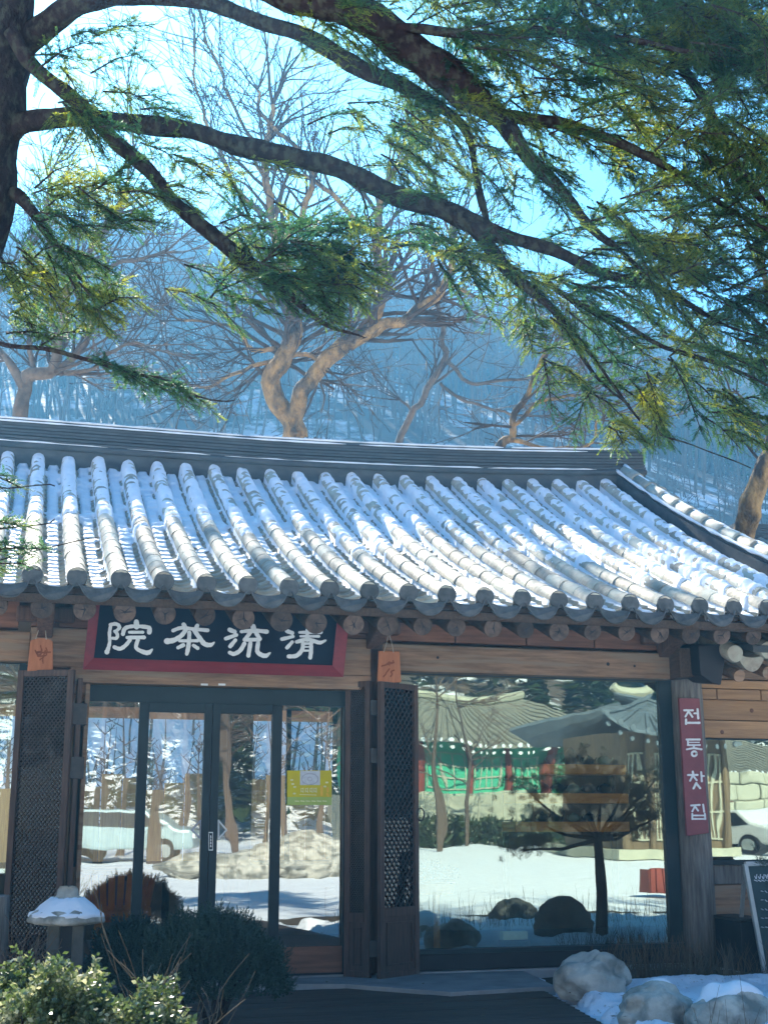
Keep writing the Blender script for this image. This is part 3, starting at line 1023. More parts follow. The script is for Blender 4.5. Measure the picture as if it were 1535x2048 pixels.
# jamb posts with hinges, left of the sliding door
bx('door_jamb', X(140, 1650, -.22), X(150, 1650, -.22), -0.30, -0.03, 0.02, zs0 + 0.02, 'leaf_wood')
bx('door_jamb', X(157, 1650, -.1), X(166, 1650, -.1), -0.14, -0.02, 0.02, zs0 - 0.003, 'beam')
for z in (2.02, 1.62):
    bx('hinge', X(138, 1650, -.3) - 0.02, X(162, 1650, -.3), -0.32, -0.15, z - 0.09, z + 0.07, 'iron', bev=0.003)
bx('door_jamb', X(722, 1650, -.12), X(735, 1650, -.12), -0.14, 0.0, 0.02, zs0 - 0.003, 'leaf_wood')

# lower side eave at the right corner: tile ends under the main eave ----
eav = MB()
low_pts = [(1468, 1308), (1533, 1301), (1598, 1296)]
for i, (u, v) in enumerate(low_pts):
    p = pY(u, v, -0.62)
    mb = MB(); mb.tube([p + Vector((0.0, 0.5, 0.2)), p, p + Vector((0, -0.012, 0))], [0.075, 0.078, 0.07], 18)
    mb.build('lower_roll_tile', 'tile', tea)
    q = pY(u + 33, v + 12, -0.60)
    mb = MB()
    o_ = [Vector((q.x + 0.13 * (k / 6 - 1), q.y, q.z + 0.05 - 0.03 * (1 - (k / 6 - 1) ** 2))) for k in range(13)]
    l_ = [Vector((q.x + 0.13 * (1 - k / 6), q.y, q.z + 0.03 - 0.13 * (1 - abs(1 - k / 6) ** 2.2))) for k in range(13)]
    mb.slab(o_ + l_, (0, 0.3, 0.1))
    mb.build('lower_pan_tile', 'tile', tea)
mb = MB()
mb.slab([pY(1395, 1290, -0.5), pY(1446, 1288, -0.5), pY(1448, 1325, -0.5), pY(1441, 1370, -0.5), pY(1424, 1367, -0.5), pY(1400, 1350, -.5)], (0, 0.4, 0.05))
mb.build('corner_bracket', 'black', tea, bev=0.01)
mb = MB()
mb.slab([pY(1357, 1296, -0.35), pY(1394, 1296, -0.35), pY(1394, 1353, -0.35), pY(1360, 1355, -0.35)], (0, 0.3, 0))
mb.build('post_head_block', 'rafter', tea, bev=0.01)
for (u, v) in ((1478, 1352), (1535, 1345)):
    p = pY(u, v, -0.45)
    mb = MB(); mb.tube([p + Vector((0, .45, .15)), p], [0.055, 0.055], 14); mb.build('lower_rafter', 'beam', tea)
# gable wall on the right, back and left walls, and floor: closes the volume
bx('side_wall', 9.4, 9.5, -0.04, 6.9, -0.2, 3.0, 'wall_in')
bx('side_wall', XL - 0.1, XL, -0.06, 6.9, -0.2, 3.0, 'wall_in')
mb = MB(); mb.slab([Vector((6.62, -1.0, 2.75)), Vector((6.62, 4.5, 2.75)), Vector((6.62, 4.5, 4.0)), Vector((6.62, 3.13, 4.75)), Vector((6.62, 1.0, 3.60))], (0.06, 0, 0)); mb.build('gable_wall', 'wall_in', tea)
# low wing roof east of the gable
mb = MB()
for i in range(6):
    a, b = i / 6, (i + 1) / 6
    mb.slab([Vector((6.0, -0.66 + 3.6 * a, 2.62 + 0.85 * a)), Vector((9.7, -0.66 + 3.6 * a, 2.62 + .85 * a)), Vector((9.7, -0.66 + 3.6 * b, 2.62 + .85 * b)), Vector((6.0, -0.66 + 3.6 * b, 2.62 + .85 * b))], (0, 0, 0.06))
mb.build('wing_roof', 'tile_dark', tea)
bx('side_ceiling', 6.1, 9.4, 0.05, 6.9, 2.56, 2.60, 'wall_in')

# ---------------- interior
bx('room_floor', XL, 9.4, 0.2, 6.9, -0.05, 0.03, 'floor_in')
bx('room_ceiling', XL, 9.4, 0.20, 6.9, 2.50, 2.54, 'pine')
YB = 3.7
def backwall():
    holes = [(-0.9, 0.35), (0.6, 2.0), (2.3, 3.4)]
    zlo, zhi = 0.75, 2.44
    x = XL
    for a, b in holes + [(9.4, 9.4)]:
        bx('back_wall', x, a, YB, YB + 0.1, 0.03, 2.5, 'wall_in')
        x = b
        if a < 9:
            bx('back_wall', a, b, YB, YB + 0.1, 0.03, zlo, 'wall_in'); bx('back_wall', a, b, YB, YB + 0.1, zhi, 2.5, 'wall_in')
            f = bx('back_window', a, b, YB - 0.02, YB + 0.02, zlo, zlo + 0.05, 'alu')
            bx('window_frame', a, b, YB - 0.02, YB + 0.02, zhi - 0.05, zhi, 'alu', f)
            for q in (a, (a + b) / 2 - 0.02, b - 0.05): bx('window_frame', q, q + 0.05, YB - 0.02, YB + 0.02, zlo + .05, zhi - 0.05, 'alu', f)
backwall()
bx('back_gable_wall', XL, 6.6, YB, YB + 0.1, 2.5, 4.25, 'wall_in')
bx('room_post', 1.95, 2.17, 2.0, 2.22, 0.03, 2.5, 'post_brown', bev=0.02)
bx('room_beam', XL, 9.4, 3.4, 3.6, 2.46, 2.495, 'pine', bev=0.01)
# ================================================================== THINGS ON THE HOUSE
# sign board over the door ---------------------------------------------
SN = Vector((0, -1, 0.22)).normalized()      # leans forward at the top: faces slightly down
SN = Vector((0, -1, -0.20)).normalized()
SP0 = pY(430, 1340, -0.30)
def sg(u, v, off=0.0):
    p = hit(u, v, SP0, SN)
    return p + SN * off
sign = thing('name_board', 'black signboard in a red frame with four white brush characters over the glass door', 'sign', tuple(sg(430, 1345)))
cs = [sg(208, 1312), sg(667, 1330), sg(676, 1222), sg(213, 1210)]          # inner black field (upper edge hides behind the log ends)
cs = [sg(188, 1316), sg(665, 1331), sg(672, 1252), sg(197, 1236)]
up = (cs[3] - cs[0]).normalized()
cs[3] = cs[0] + up * 0.50; cs[2] = cs[1] + up * 0.50
mb = MB(); mb.slab([c - SN * 0.012 for c in cs], -SN * 0.02); mb.build('sign_panel', 'navy', sign)
side = (cs[1] - cs[0]).normalized()
oc = [cs[0] - side * 0.075 - up * 0.085, cs[1] + side * 0.085 - up * 0.085, cs[2] + side * 0.085 + up * 0.075, cs[3] - side * 0.075 + up * 0.075]
for i in range(4):
    j = (i + 1) % 4
    mb = MB()
    a, b, c, d = cs[i], cs[j], oc[j], oc[i]
    lift = SN * 0.055
    # flared moulding: inner edge at the panel, outer edge lifted forward
    vs = [a, b, c + lift, d + lift, a - SN * .03, b - SN * .03, c - SN * .03 + lift, d - SN * .03 + lift]
    e = 0.0006 * (i % 2)
    vs = [Vector(q) + SN * e for q in vs]
    mb.add(vs, [(0, 1, 2, 3), (7, 6, 5, 4), (0, 4, 5, 1), (1, 5, 6, 2), (2, 6, 7, 3), (3, 7, 4, 0)])
    mb.build('sign_frame', 'red', sign, bev=0.002)

def strokes(mbuild, to3, strokes_, k, nrm, thick=0.008):
    """brush strokes: to3 maps crop pixels to the surface, k metres per crop pixel"""
    z = 0.0
    for st_ in strokes_:
        pts = [(p[0], p[1]) for p in st_]
        ws = [p[2] for p in st_]
        # smooth polyline
        P_ = []; W_ = []
        for i in range(len(pts) - 1):
            p0 = pts[max(i - 1, 0)]; p1 = pts[i]; p2 = pts[i + 1]; p3 = pts[min(i + 2, len(pts) - 1)]
            for t in (0, .25, .5, .75):
                q = []
                for c in (0, 1):
                    q.append(0.5 * (2 * p1[c] + (p2[c] - p0[c]) * t + (2 * p0[c] - 5 * p1[c] + 4 * p2[c] - p3[c]) * t * t + (3 * p1[c] - p0[c] - 3 * p2[c] + p3[c]) * t ** 3))
                P_.append(q); W_.append(ws[i] * (1 - t) + ws[i + 1] * t)
        P_.append(list(pts[-1])); W_.append(ws[-1])
        z += 0.0004
        Lf = []; Rt = []
        for i, p in enumerate(P_):
            a = P_[max(i - 1, 0)]; b = P_[min(i + 1, len(P_) - 1)]
            dx, dy = b[0] - a[0], b[1] - a[1]
            l = math.hypot(dx, dy) or 1
            nx_, ny_ = -dy / l, dx / l
            w = W_[i] / 2 * (1 + 0.07 * math.sin(i * 2.3 + len(P_)))
            Lf.append((p[0] + nx_ * w, p[1] + ny_ * w)); Rt.append((p[0] - nx_ * w, p[1] - ny_ * w))
        def cap_(c, w, dirv):
            l = math.hypot(*dirv) or 1
            d0 = math.atan2(dirv[1], dirv[0])
            return [(c[0] + math.cos(d0 + a) * w / 2, c[1] + math.sin(d0 + a) * w / 2) for a in [R(60), R(30), 0, R(-30), R(-60)]]
        e_ = cap_(P_[-1], W_[-1], (P_[-1][0] - P_[-2][0], P_[-1][1] - P_[-2][1]))
        s_ = cap_(P_[0], W_[0], (P_[0][0] - P_[1][0], P_[0][1] - P_[1][1]))
        n_ = len(P_)
        top = [to3(*p) + nrm * (thick + z) for p in Lf + Rt]
        bot = [to3(*p) + nrm * 0.0005 for p in Lf + Rt]
        vs = top + bot
        fs = []
        for i in range(n_ - 1):
            fs.append((i, i + 1, n_ + i + 1, n_ + i))
            fs.append((i, 2 * n_ + i, 2 * n_ + i + 1, i + 1))
            fs.append((n_ + i + 1, 3 * n_ + i + 1, 3 * n_ + i, n_ + i))
        mbuild.add(vs, fs)
        for capp, li, ri in ((e_, Lf[-1], Rt[-1]), (s_, Rt[0], Lf[0])):
            poly = [li] + capp + [ri]
            tp = [to3(*p) + nrm * (thick + z) for p in poly]
            bt = [to3(*p) + nrm * 0.0005 for p in poly]
            m_ = len(poly)
            mbuild.add(tp + bt, [tuple(range(m_))] + [(i, m_ + i, m_ + i + 1, i + 1) for i in range(m_ - 1)])

C1 = lambda x, y: sg(190 + x / 6.14, 1230 + y / 6.14, -0.010)
C2 = lambda x, y: sg(430 + x / 6.14, 1230 + y / 6.14, -0.010)
G1 = [[(195, 130, 40), (180, 220, 42), (183, 330, 40), (165, 410, 48), (148, 455, 60)],
      [(190, 120, 42), (260, 110, 46), (305, 150, 44), (255, 205, 38)], [(245, 200, 38), (278, 240, 42), (265, 285, 42), (215, 285, 34)],
      [(510, 85, 62), (512, 145, 66)], [(345, 235, 48), (370, 165, 50), (450, 140, 44), (560, 140, 44), (665, 158, 54), (668, 212, 58)],
      [(425, 212, 36), (590, 212, 36)], [(398, 277, 42), (605, 275, 46)],
      [(432, 305, 46), (380, 370, 46), (310, 415, 48), (240, 395, 46)], [(528, 305, 48), (505, 385, 46), (530, 425, 46), (620, 462, 56), (665, 458, 56), (705, 422, 18)]]
G2 = [[(960, 192, 44), (1060, 158, 44), (1200, 172, 44), (1385, 188, 46)], [(1090, 118, 54), (1118, 165, 50)], [(1258, 130, 48), (1232, 180, 50)],
      [(1115, 185, 52), (1060, 255, 52), (970, 310, 60), (885, 322, 74)], [(1218, 185, 52), (1285, 280, 56), (1345, 355, 60), (1420, 368, 52), (1466, 335, 14)],
      [(1160, 215, 46), (1155, 330, 50), (1140, 430, 52), (1128, 480, 40)], [(1040, 318, 36), (1262, 316, 38)],
      [(1085, 370, 50), (1020, 402, 40)], [(1212, 375, 42), (1262, 408, 44)]]
G3 = [[(182, 182, 56), (242, 207, 52)], [(135, 290, 48), (265, 245, 42)], [(188, 385, 50), (252, 308, 42)],
      [(470, 140, 62), (476, 190, 66)], [(325, 205, 40), (470, 190, 44), (635, 205, 54)],
      [(432, 215, 50), (400, 260, 46), (362, 305, 44)], [(365, 305, 44), (545, 302, 46)], [(505, 220, 52), (552, 295, 46)],
      [(362, 350, 48), (310, 435, 50), (235, 478, 50), (182, 462, 46)], [(435, 345, 50), (410, 500, 48)],
      [(530, 340, 48), (520, 445, 52), (570, 490, 56), (625, 500, 54), (678, 462, 16)]]
G4 = [[(885, 198, 50), (950, 222, 48)], [(825, 296, 48), (960, 264, 36)], [(885, 402, 46), (950, 330, 38)],
      [(1040, 214, 34), (1300, 212, 44)], [(1052, 262, 28), (1275, 262, 34)], [(1005, 330, 46), (1130, 300, 46), (1230, 325, 50), (1290, 340, 46), (1358, 312, 22)],
      [(1132, 185, 40), (1132, 310, 40)], [(1080, 350, 44), (1068, 430, 48), (1000, 500, 50), (905, 508, 50)], [(1178, 345, 44), (1180, 440, 46), (1168, 525, 46)],
      [(1080, 352, 30), (1190, 350, 30)], [(1095, 392, 18), (1170, 392, 18)], [(1080, 438, 24), (1170, 438, 26)]]
for G, C in ((G1, C1), (G2, C1), (G3, C2), (G4, C2)):
    mb = MB(); strokes(mb, C, G, 1, SN); mb.build('character', 'white', sign)

# vertical red board on the post -----------------------------------------
YB2 = -0.205
ban = thing('vertical_signboard', 'narrow dull red board with four white Korean letters fixed to the grey log post', 'sign', tuple(pY(1392, 1670, YB2)))
bc = [pY(1373, 1672, YB2), pY(1417, 1666, YB2), pY(1398, 1397, YB2), pY(1357, 1396, YB2)]
mb = MB(); mb.slab(bc, (0, 0.03, 0)); mb.build('board_face', 'banner', ban, bev=0.003)
NB = Vector((0, -1, 0))
D1 = lambda x, y: pY(1340 + x / 12.8, 1380 + y / 12.8, YB2)
D2 = lambda x, y: pY(1340 + x / 12.8, 1520 + y / 12.8, YB2)
H1 = [[(345, 520, 52), (560, 520, 52)], [(455, 545, 46), (375, 680, 46)], [(465, 565, 46), (552, 690, 46)], [(600, 598, 44), (680, 598, 44)], [(682, 490, 50), (700, 728, 52)], [(388, 755, 50), (388, 868, 52)], [(390, 840, 52), (725, 842, 60)]]
H2 = [[(405, 1268, 50), (738, 1268, 52)], [(438, 1275, 44), (440, 1410, 44)], [(445, 1340, 26), (725, 1340, 28)], [(432, 1412, 42), (742, 1410, 44)], [(588, 1430, 50), (588, 1490, 50)], [(410, 1520, 46), (590, 1492, 46), (782, 1520, 48)],
      [(597 + 62 * math.cos(a * math.pi / 6), 1632 + 62 * math.sin(a * math.pi / 6), 50) for a in range(13)]]
H3 = [[(562, 300, 56), (570, 350, 56)], [(440, 385, 52), (680, 382, 52)], [(560, 400, 46), (492, 532, 46)], [(575, 410, 46), (662, 518, 46)], [(775, 310, 46), (792, 548, 46)], [(800, 410, 44), (845, 410, 44)], [(650, 590, 52), (578, 728, 50)], [(658, 610, 50), (748, 722, 50)]]
H4 = [[(520, 1165, 48), (735, 1150, 48)], [(622, 1175, 42), (548, 1318, 42)], [(632, 1205, 42), (698, 1298, 42)], [(825, 1140, 42), (850, 1325, 42)], [(548, 1378, 42), (548, 1515, 42)], [(868, 1370, 42), (878, 1515, 42)], [(555, 1420, 40), (875, 1420, 40)], [(555, 1508, 44), (880, 1508, 44)]]
for H, C in ((H1, D1), (H2, D1), (H3, D2), (H4, D2)):
    mb = MB(); strokes(mb, C, H, 1, NB, 0.004); mb.build('letter', 'white', ban)

# two hanging wooden plaques ----------------------------------------------
def plaque(u0, v0, u1, v1, hu, hv, y, label, seed, arch):
    a, b = pY(u0, v1, y), pY(u1, v0, y)
    t = thing('hanging_plaque', label, 'plaque', ((a.x + b.x) / 2, y, a.z), 'carved plaques hung from the post heads')
    w = b.x - a.x; h = b.z - a.z
    out = [Vector((a.x, y, a.z)), Vector((b.x + 0.004, y, a.z + 0.012))]
    for k in range(9):
        s = 1 - k / 8
        out.append(Vector((a.x + w * (0.05 + 0.90 * s), y, b.z - 0.022 * arch * (2 * s - 1) ** 2)))
    mb = MB(); mb.slab(out, (0, 0.025, 0)); mb.build('plaque_board', 'plaque', t, bev=0.005)
    rr = random.Random(seed)
    mb = MB()
    ss = []
    for k in range(7):
        cx, cz = rr.uniform(.25, .75), rr.uniform(.25, .72)
        n_ = rr.randint(2, 4)
        ss.append([(cx * 100 + rr.uniform(-16, 16) * j, cz * 100 + rr.uniform(-10, 14) * j, 5) for j in range(n_)])
    to = lambda x, z_: Vector((a.x + w * x / 100, y, b.z - h * z_ / 100))
    strokes(mb, to, ss, 1, NB, 0.0015)
    mb.build('carving', 'carve', t)
    hk = pY(hu, hv, y + 0.02)
    for s in (0.25, 0.68):
        mb = MB()
        p0 = Vector((a.x + w * s, y - 0.004, b.z - 0.01))
        mb.tube([p0, p0.lerp(hk, .5) + Vector((0.004, 0, -0.003)), hk], 0.0035, 6)
        mb.build('cord', 'string', t)
    mb = MB(); mb.tube([hk + Vector((0, 0.05, 0.0)), hk + Vector((0, -0.012, 0.004))], 0.008, 8); mb.build('nail', 'iron', t)
plaque(55, 1277, 109, 1342, 86, 1227, -0.24, 'rounded orange plaque on a cord by the left post above the lattice leaf', 3, 1)
plaque(755, 1303, 801, 1366, 777, 1266, -0.24, 'square orange plaque on a cord at the middle post beside the signboard', 8, 0)

# yellow notice on the glass ------------------------------------------------
M['yel'] = pm('yel', (0.62, 0.56, 0.02), (0.55, 0.46, 0.03), 6, 0.6)
M['yelgreen'] = pm('yelgreen', (0.36, 0.50, 0.10), (0.40, 0.52, 0.16), 9, 0.6)
M['pale'] = pm('pale', (0.80, 0.80, 0.45), None, 30, 0.6, hi=0.9)
M['greypr'] = pm('greypr', (0.45, 0.47, 0.52), (0.35, 0.37, 0.45), 60, 0.6)
M['ltgrey'] = pm('ltgrey', (0.62, 0.66, 0.70), (0.5, 0.55, 0.62), 60, 0.6)
M['orange'] = pm('orange', (0.75, 0.42, 0.05), (0.8, 0.55, 0.08), 20, 0.6)
YN = -0.006
nt_ = thing('window_notice', 'yellow printed notice with a grey ring emblem stuck on the right door pane', 'notice', tuple(pY(619, 1610, YN)))
def nq(nm, u0, u1, v0, v1, off, mat):
    mb = MB()
    y = YN - off
    mb.slab([pY(u0, v1, y), pY(u1, v1, y), pY(u1, v0, y), pY(u0, v0, y)], (0, 0.0003, 0))
    return mb.build(nm, mat, nt_)
nq('notice_sheet', 574, 663, 1541, 1610, 0.0, 'yel')
nq('notice_footer', 574, 663, 1594, 1610, 0.0006, 'yelgreen')
nq('notice_header', 600, 640, 1542, 1570, 0.0006, 'ltgrey')
c0 = pY(619.5, 1558, YN - 0.0014)
mb = MB()
ring = [c0 + Vector((0.068 * math.cos(a), 0, 0.044 * math.sin(a))) for a in [i * math.pi / 14 for i in range(29)]]
mb.tube(ring, 0.004, 6); mb.tube([c0 + Vector((0.018 * math.cos(a), 0, 0.016 * math.sin(a))) for a in [i * math.pi / 8 for i in range(17)]], 0.003, 6)
mb.build('emblem_ring', 'greypr', nt_)
rr = random.Random(5)
mb = MB(); ss = []
E3 = lambda x, y: pY(x, y, YN - 0.001)
for cx in (604, 613, 622, 630):     # blurred syllable blocks
    ss += [[(cx - 2.5, 1577, 1.3), (cx + 2.5, 1577, 1.3)], [(cx - 2, 1577, 1.3), (cx - 2, 1584, 1.3)], [(cx + 2.2, 1576, 1.3), (cx + 2.2, 1585, 1.3)], [(cx - 2.5, 1582, 1.2), (cx + 2.5, 1583, 1.2)]]
ss += [[(599, 1589, 1.2), (632, 1590, 1.2)]]
for k in range(6): ss.append([(590 + k * 11, 1602, 2.0), (597 + k * 11, 1602.5, 2.0)])
for (x, y) in ((583, 1560), (585, 1568), (589, 1574), (588, 1587), (653, 1565), (649, 1573)): ss.append([(x - 1, y, 3.4), (x + 1.2, y, 3.4)])
strokes(mb, E3, ss, 1, NB, 0.0004); mb.build('notice_print', 'pale', nt_)
mb = MB(); strokes(mb, E3, [[(643, 1574, 5), (643, 1590, 5)], [(655, 1576, 4), (655, 1583, 4)], [(654, 1588, 4), (656, 1592, 4)]], 1, NB, 0.0004); mb.build('notice_figure', 'orange', nt_)
# white arrow stickers and the push plate on the door leaves
for u, s_, lab in ((392, -1, 'faint white triangle sticker pointing left on the second door pane'), (428, 1, 'white outlined triangle sticker pointing right by the middle door stile')):
    mb = MB()
    a = [(u if s_ > 0 else 401, 1640), (u if s_ > 0 else 401, 1676), ((450, 1659) if s_ > 0 else (383, 1659))]
    a = [(437, 1641), (437, 1677), (453, 1660)] if s_ > 0 else [(401, 1641), (401, 1677), (384, 1660)]
    strokes(mb, lambda x, y: pY(x, y, -0.004), [[(a[i][0], a[i][1], 3.2), (a[(i + 1) % 3][0], a[(i + 1) % 3][1], 3.2)] for i in range(3)], 1, NB, 0.0006)
    tr = mb.build('arrow_sticker', 'white' if s_ > 0 else 'greypr', None, label=lab, category='sticker', group='arrow stickers on the door')
pl_ = thing('push_plate_label', 'upright white bordered label with tiny letters on the middle door stile', 'label', tuple(pY(421, 1701, -0.032)))
mb = MB(); mb.slab([pY(417, 1701, -0.0325), pY(426, 1701, -0.0325), pY(426, 1664, -0.0325), pY(417, 1664, -0.0325)], (0, 0.001, 0)); mb.build('label_face', 'white', pl_)
mb = MB(); mb.slab([pY(418.2, 1699, -0.0335), pY(424.8, 1699, -0.0335), pY(424.8, 1666, -0.0335), pY(418.2, 1666, -0.0335)], (0, 0.0006, 0)); mb.build('label_field', 'alu', pl_)
mb = MB(); strokes(mb, lambda x, y: pY(x, y, -0.034), [[(421.5, 1671 + k * 6.2, 1.2), (421.7, 1674.5 + k * 6.2, 2.6)] for k in range(4)], 1, NB, 0.0005); mb.build('label_print', 'white', pl_)

# chalkboard on a stand, right edge ------------------------------------------
ch = thing('chalkboard_stand', 'pale framed chalkboard menu stand leaning at the right of the log post', 'chalkboard', (6.4, -0.9, 0))
CB = Vector((0, -1, 0.16)).normalized()
cp0 = pY(1488, 1727, -0.62)
def cb(u, v, off=0): return hit(u, v, cp0, CB) + CB * off
A, B_ = cb(1488, 1728), cb(1533, 1978)
A2, B2 = A + Vector((0.62, 0, 0)), B_ + Vector((0.50, 0, 0))
mb = MB(); mb.slab([A, B_, B2, A2], -CB * 0.02); mb.build('board_panel', 'chalk', ch)
for (p, q) in ((A, B_), (A2, B2), (A, A2), (B_ + (A - B_) * .12, B2 + (A2 - B2) * .12)):
    mb = MB(); mb.bar(p + CB * 0.004, q + CB * .004, 0.035, 0.03, up=CB); mb.build('board_frame', 'alu_pale', ch, bev=0.002)
mb = MB(); mb.bar(A + Vector((0.02, 0.03, -.02)), B_ + Vector((0.05, 0.55, 0.0)), 0.03, 0.02); mb.build('rear_leg', 'alu_pale', ch)
mb = MB()
ss = []
x0 = 1508
for k in range(9):
    x = x0 + k * 7.2
    ss += [[(x, 1752 + rr.uniform(-2, 2), 1.5), (x + 3, 1758, 1.5), (x + 4, 1749, 1.5)], [(x - 1, 1760, 1.4), (x + 5, 1762 + rr.uniform(-1, 1), 1.4)]]
for j in range(5):
    for k in range(8):
        ss.append([(1520 + k * 8, 1782 + j * 18, 1.0), (1524 + k * 8, 1784 + j * 18 + rr.uniform(-2, 2), 1.0)])
strokes(mb, cb, ss, 1, CB, 0.001); mb.build('chalk_writing', 'ltgrey', ch)

# dark box under the right window
bx_ = MB(); p = pY(1450, 1870, -0.30)
bx_.box(X(1448, 1850, -.3), X(1500, 1850, -.3), -0.55, -0.06, 0.02, Z(1475, 1838, -.3))
db = bx_.build('storage_crate', 'black', None, bev=0.01, label='dark box standing on the ground between the log post and the chalkboard', category='crate')
mb = MB(); mb.box(X(1448, 1850, -.3) - .01, X(1500, 1850, -.3) + .01, -0.56, -0.05, Z(1475, 1838, -.3) + 0.001, Z(1475, 1832, -.3)); mb.build('lid', 'iron', db, bev=.004)

# ================================================================== GROUND
# one terrain sheet: deck front flat, yard, hills before and behind
def hz(x, y):
    t = 0.0
    if y > 9: 
        t += 0.545 * max(0, y - 14) * (1 / (1 + math.exp(-(y - 18) / 3.0)))
        over = max(0, y - 112)
        t -= 0.50 * over
        t -= 0.0021 * max(0, y - 40) ** 2 * 0.35
        t += 4.0 * mnoise.noise(Vector((x * 0.025, y * 0.02, 0))) * min(1, max(0, (y - 20) / 30))
        t -= 0.10 * max(0, x - 10) * min(1, max(0, (y - 20) / 60))
    if y < -62:
        t += 0.42 * (-62 - y) * min(1, (-62 - y) / 25) + 3 * mnoise.noise(Vector((x * 0.03, y * 0.03, 5))) * min(1, (-62 - y) / 25)
    return max(t, -0.3)
gx_ = np.concatenate([np.linspace(-320, -30, 30), np.linspace(-28, 60, 60), np.linspace(64, 360, 30)])
gy_ = np.concatenate([np.linspace(-260, -60, 40), np.linspace(-57, -12, 16), np.linspace(-11, 12, 24), np.linspace(13, 135, 70), np.linspace(140, 420, 20)])
GXX, GYY = np.meshgrid(gx_, gy_)
ZZ = np.vectorize(hz)(GXX, GYY) - 0.03
Vg = np.stack([GXX, GYY, ZZ], -1).reshape(-1, 3)
nxg = len(gx_)
ii = np.arange((len(gy_) - 1) * nxg).reshape(-1, nxg)[:, :-1].ravel()
# snow / leaf litter ground material
m, nt, b = newmat('snowy_ground')
L = nt.links.new
tc = nt.nodes.new('ShaderNodeTexCoord')
n1 = nt.nodes.new('ShaderNodeTexNoise'); n1.inputs['Scale'].default_value = 0.35; n1.inputs['Detail'].default_value = 9; n1.inputs['Roughness'].default_value = 0.65
L(tc.outputs['Object'], n1.inputs['Vector'])
sx_ = nt.nodes.new('ShaderNodeSeparateXYZ'); L(tc.outputs['Object'], sx_.inputs[0])
mr = nt.nodes.new('ShaderNodeMapRange'); L(sx_.outputs['Z'], mr.inputs[0]); mr.inputs[1].default_value = 0.5; mr.inputs[2].default_value = 8; mr.inputs[3].default_value = 0.40; mr.inputs[4].default_value = 0.0
ad = nt.nodes.new('ShaderNodeMath'); ad.operation = 'ADD'; L(n1.outputs[0], ad.inputs[0]); L(mr.outputs[0], ad.inputs[1])
r = nt.nodes.new('ShaderNodeValToRGB'); L(ad.outputs[0], r.inputs[0])
r.color_ramp.elements[0].position = 0.50; r.color_ramp.elements[0].color = (0.10, 0.075, 0.055, 1)
r.color_ramp.elements[1].position = 0.60; r.color_ramp.elements[1].color = (0.80, 0.82, 0.84, 1)
L(r.outputs[0], b.inputs['Base Color']); b.inputs['Roughness'].default_value = 0.8
n2 = nt.nodes.new('ShaderNodeTexNoise'); n2.inputs['Scale'].default_value = 1.4; n2.inputs['Detail'].default_value = 8; L(tc.outputs['Object'], n2.inputs['Vector'])
bp = nt.nodes.new('ShaderNodeBump'); bp.inputs['Distance'].default_value = 0.12; L(n2.outputs[0], bp.inputs['Height']); L(bp.outputs[0], b.inputs['Normal'])
M['ground'] = m
npmesh('ground', Vg, np.stack([ii, ii + 1, ii + nxg + 1, ii + nxg], 1), 'ground', None, smooth=True, k=4, kind='structure')

# front: threshold slab, deck, planting beds -----------------------------------
thp = [pZ(556, 1945, 0.035), pZ(1035, 1948, 0.035), pZ(1092, 1974, 0.035), pZ(900, 1986, 0.035), pZ(690, 1975, 0.035), pZ(540, 1972, .035)]
thp = [Vector((X(300, 1600, 0), -0.06, 0.035)), Vector((X(1040, 1600, -.1), -0.06, 0.035)), pZ(1110, 1972, .035), pZ(900, 1984, .035), pZ(690, 1968, .035), pZ(300, 1966, .035)]
mb = MB(); mb.slab(thp, (0, 0, -0.1)); mb.build('threshold_slab', 'concrete', None, bev=0.004, kind='structure')
# deck boards (structure with the boards as parts)
dk = bpy.data.objects.new('deck', None); sc.collection.objects.link(dk); dk['kind'] = 'structure'
ORG['deck'] = Vector((0, 0, 0))
yy = -0.55
xl = 0.9
k = 0
while yy > -6.0:
    w = 0.125
    e0 = pZ(1040, 1958, 0.0); e1 = pZ(1200, 2048, 0.0)
    t = (yy - e0.y) / (e1.y - e0.y)
    xr_ = e0.x + (e1.x - e0.x) * t
    xr_ = min(xr_, 4.4)
    mb = MB(); mb.box(xl, xr_, yy - w + 0.006, yy, -0.05, 0.004 + random.uniform(-.002, .002))
    mb.build('plank', 'deck', dk)
    yy -= w
mb = MB(); mb.box(0.9, 4.3, -6.0, -0.3, -0.06, -0.052); mb.build('joist_bed', 'black', dk)
# soil in the beds
def sheet(name, x0, x1, y0, y1, nx_, ny_, fn, mat, **t):
    xs_ = np.linspace(x0, x1, nx_); ys_ = np.linspace(y0, y1, ny_)
    A_, B__ = np.meshgrid(xs_, ys_)
    Zs = fn(A_, B__)
    i_ = np.arange((ny_ - 1) * nx_).reshape(-1, nx_)[:, :-1].ravel()
    return npmesh(name, np.stack([A_, B__, Zs], -1).reshape(-1, 3), np.stack([i_, i_ + 1, i_ + nx_ + 1, i_ + nx_], 1), mat, None, smooth=True, k=4, **t)
sheet('planting_bed', -3.5, 0.86, -6.6, -0.08, 60, 70, lambda x, y: -0.005 + 0.06 * fbm(x * 1.5, y * 1.5, 3), 'soil', kind='structure')
def bedr(x, y):
    e0 = pZ(1040, 1958, 0.0); e1 = pZ(1200, 2048, 0.0)
    ex = e0.x + (e1.x - e0.x) * (y - e0.y) / (e1.y - e0.y)
    return -0.06 + 0.10 * fbm(x * 1.6, y * 1.6, 9) * sstep(0, 0.4, x - ex)
sheet('planting_bed', 3.2, 9.5, -6.6, -0.08, 80, 80, bedr, 'soil', kind='structure')
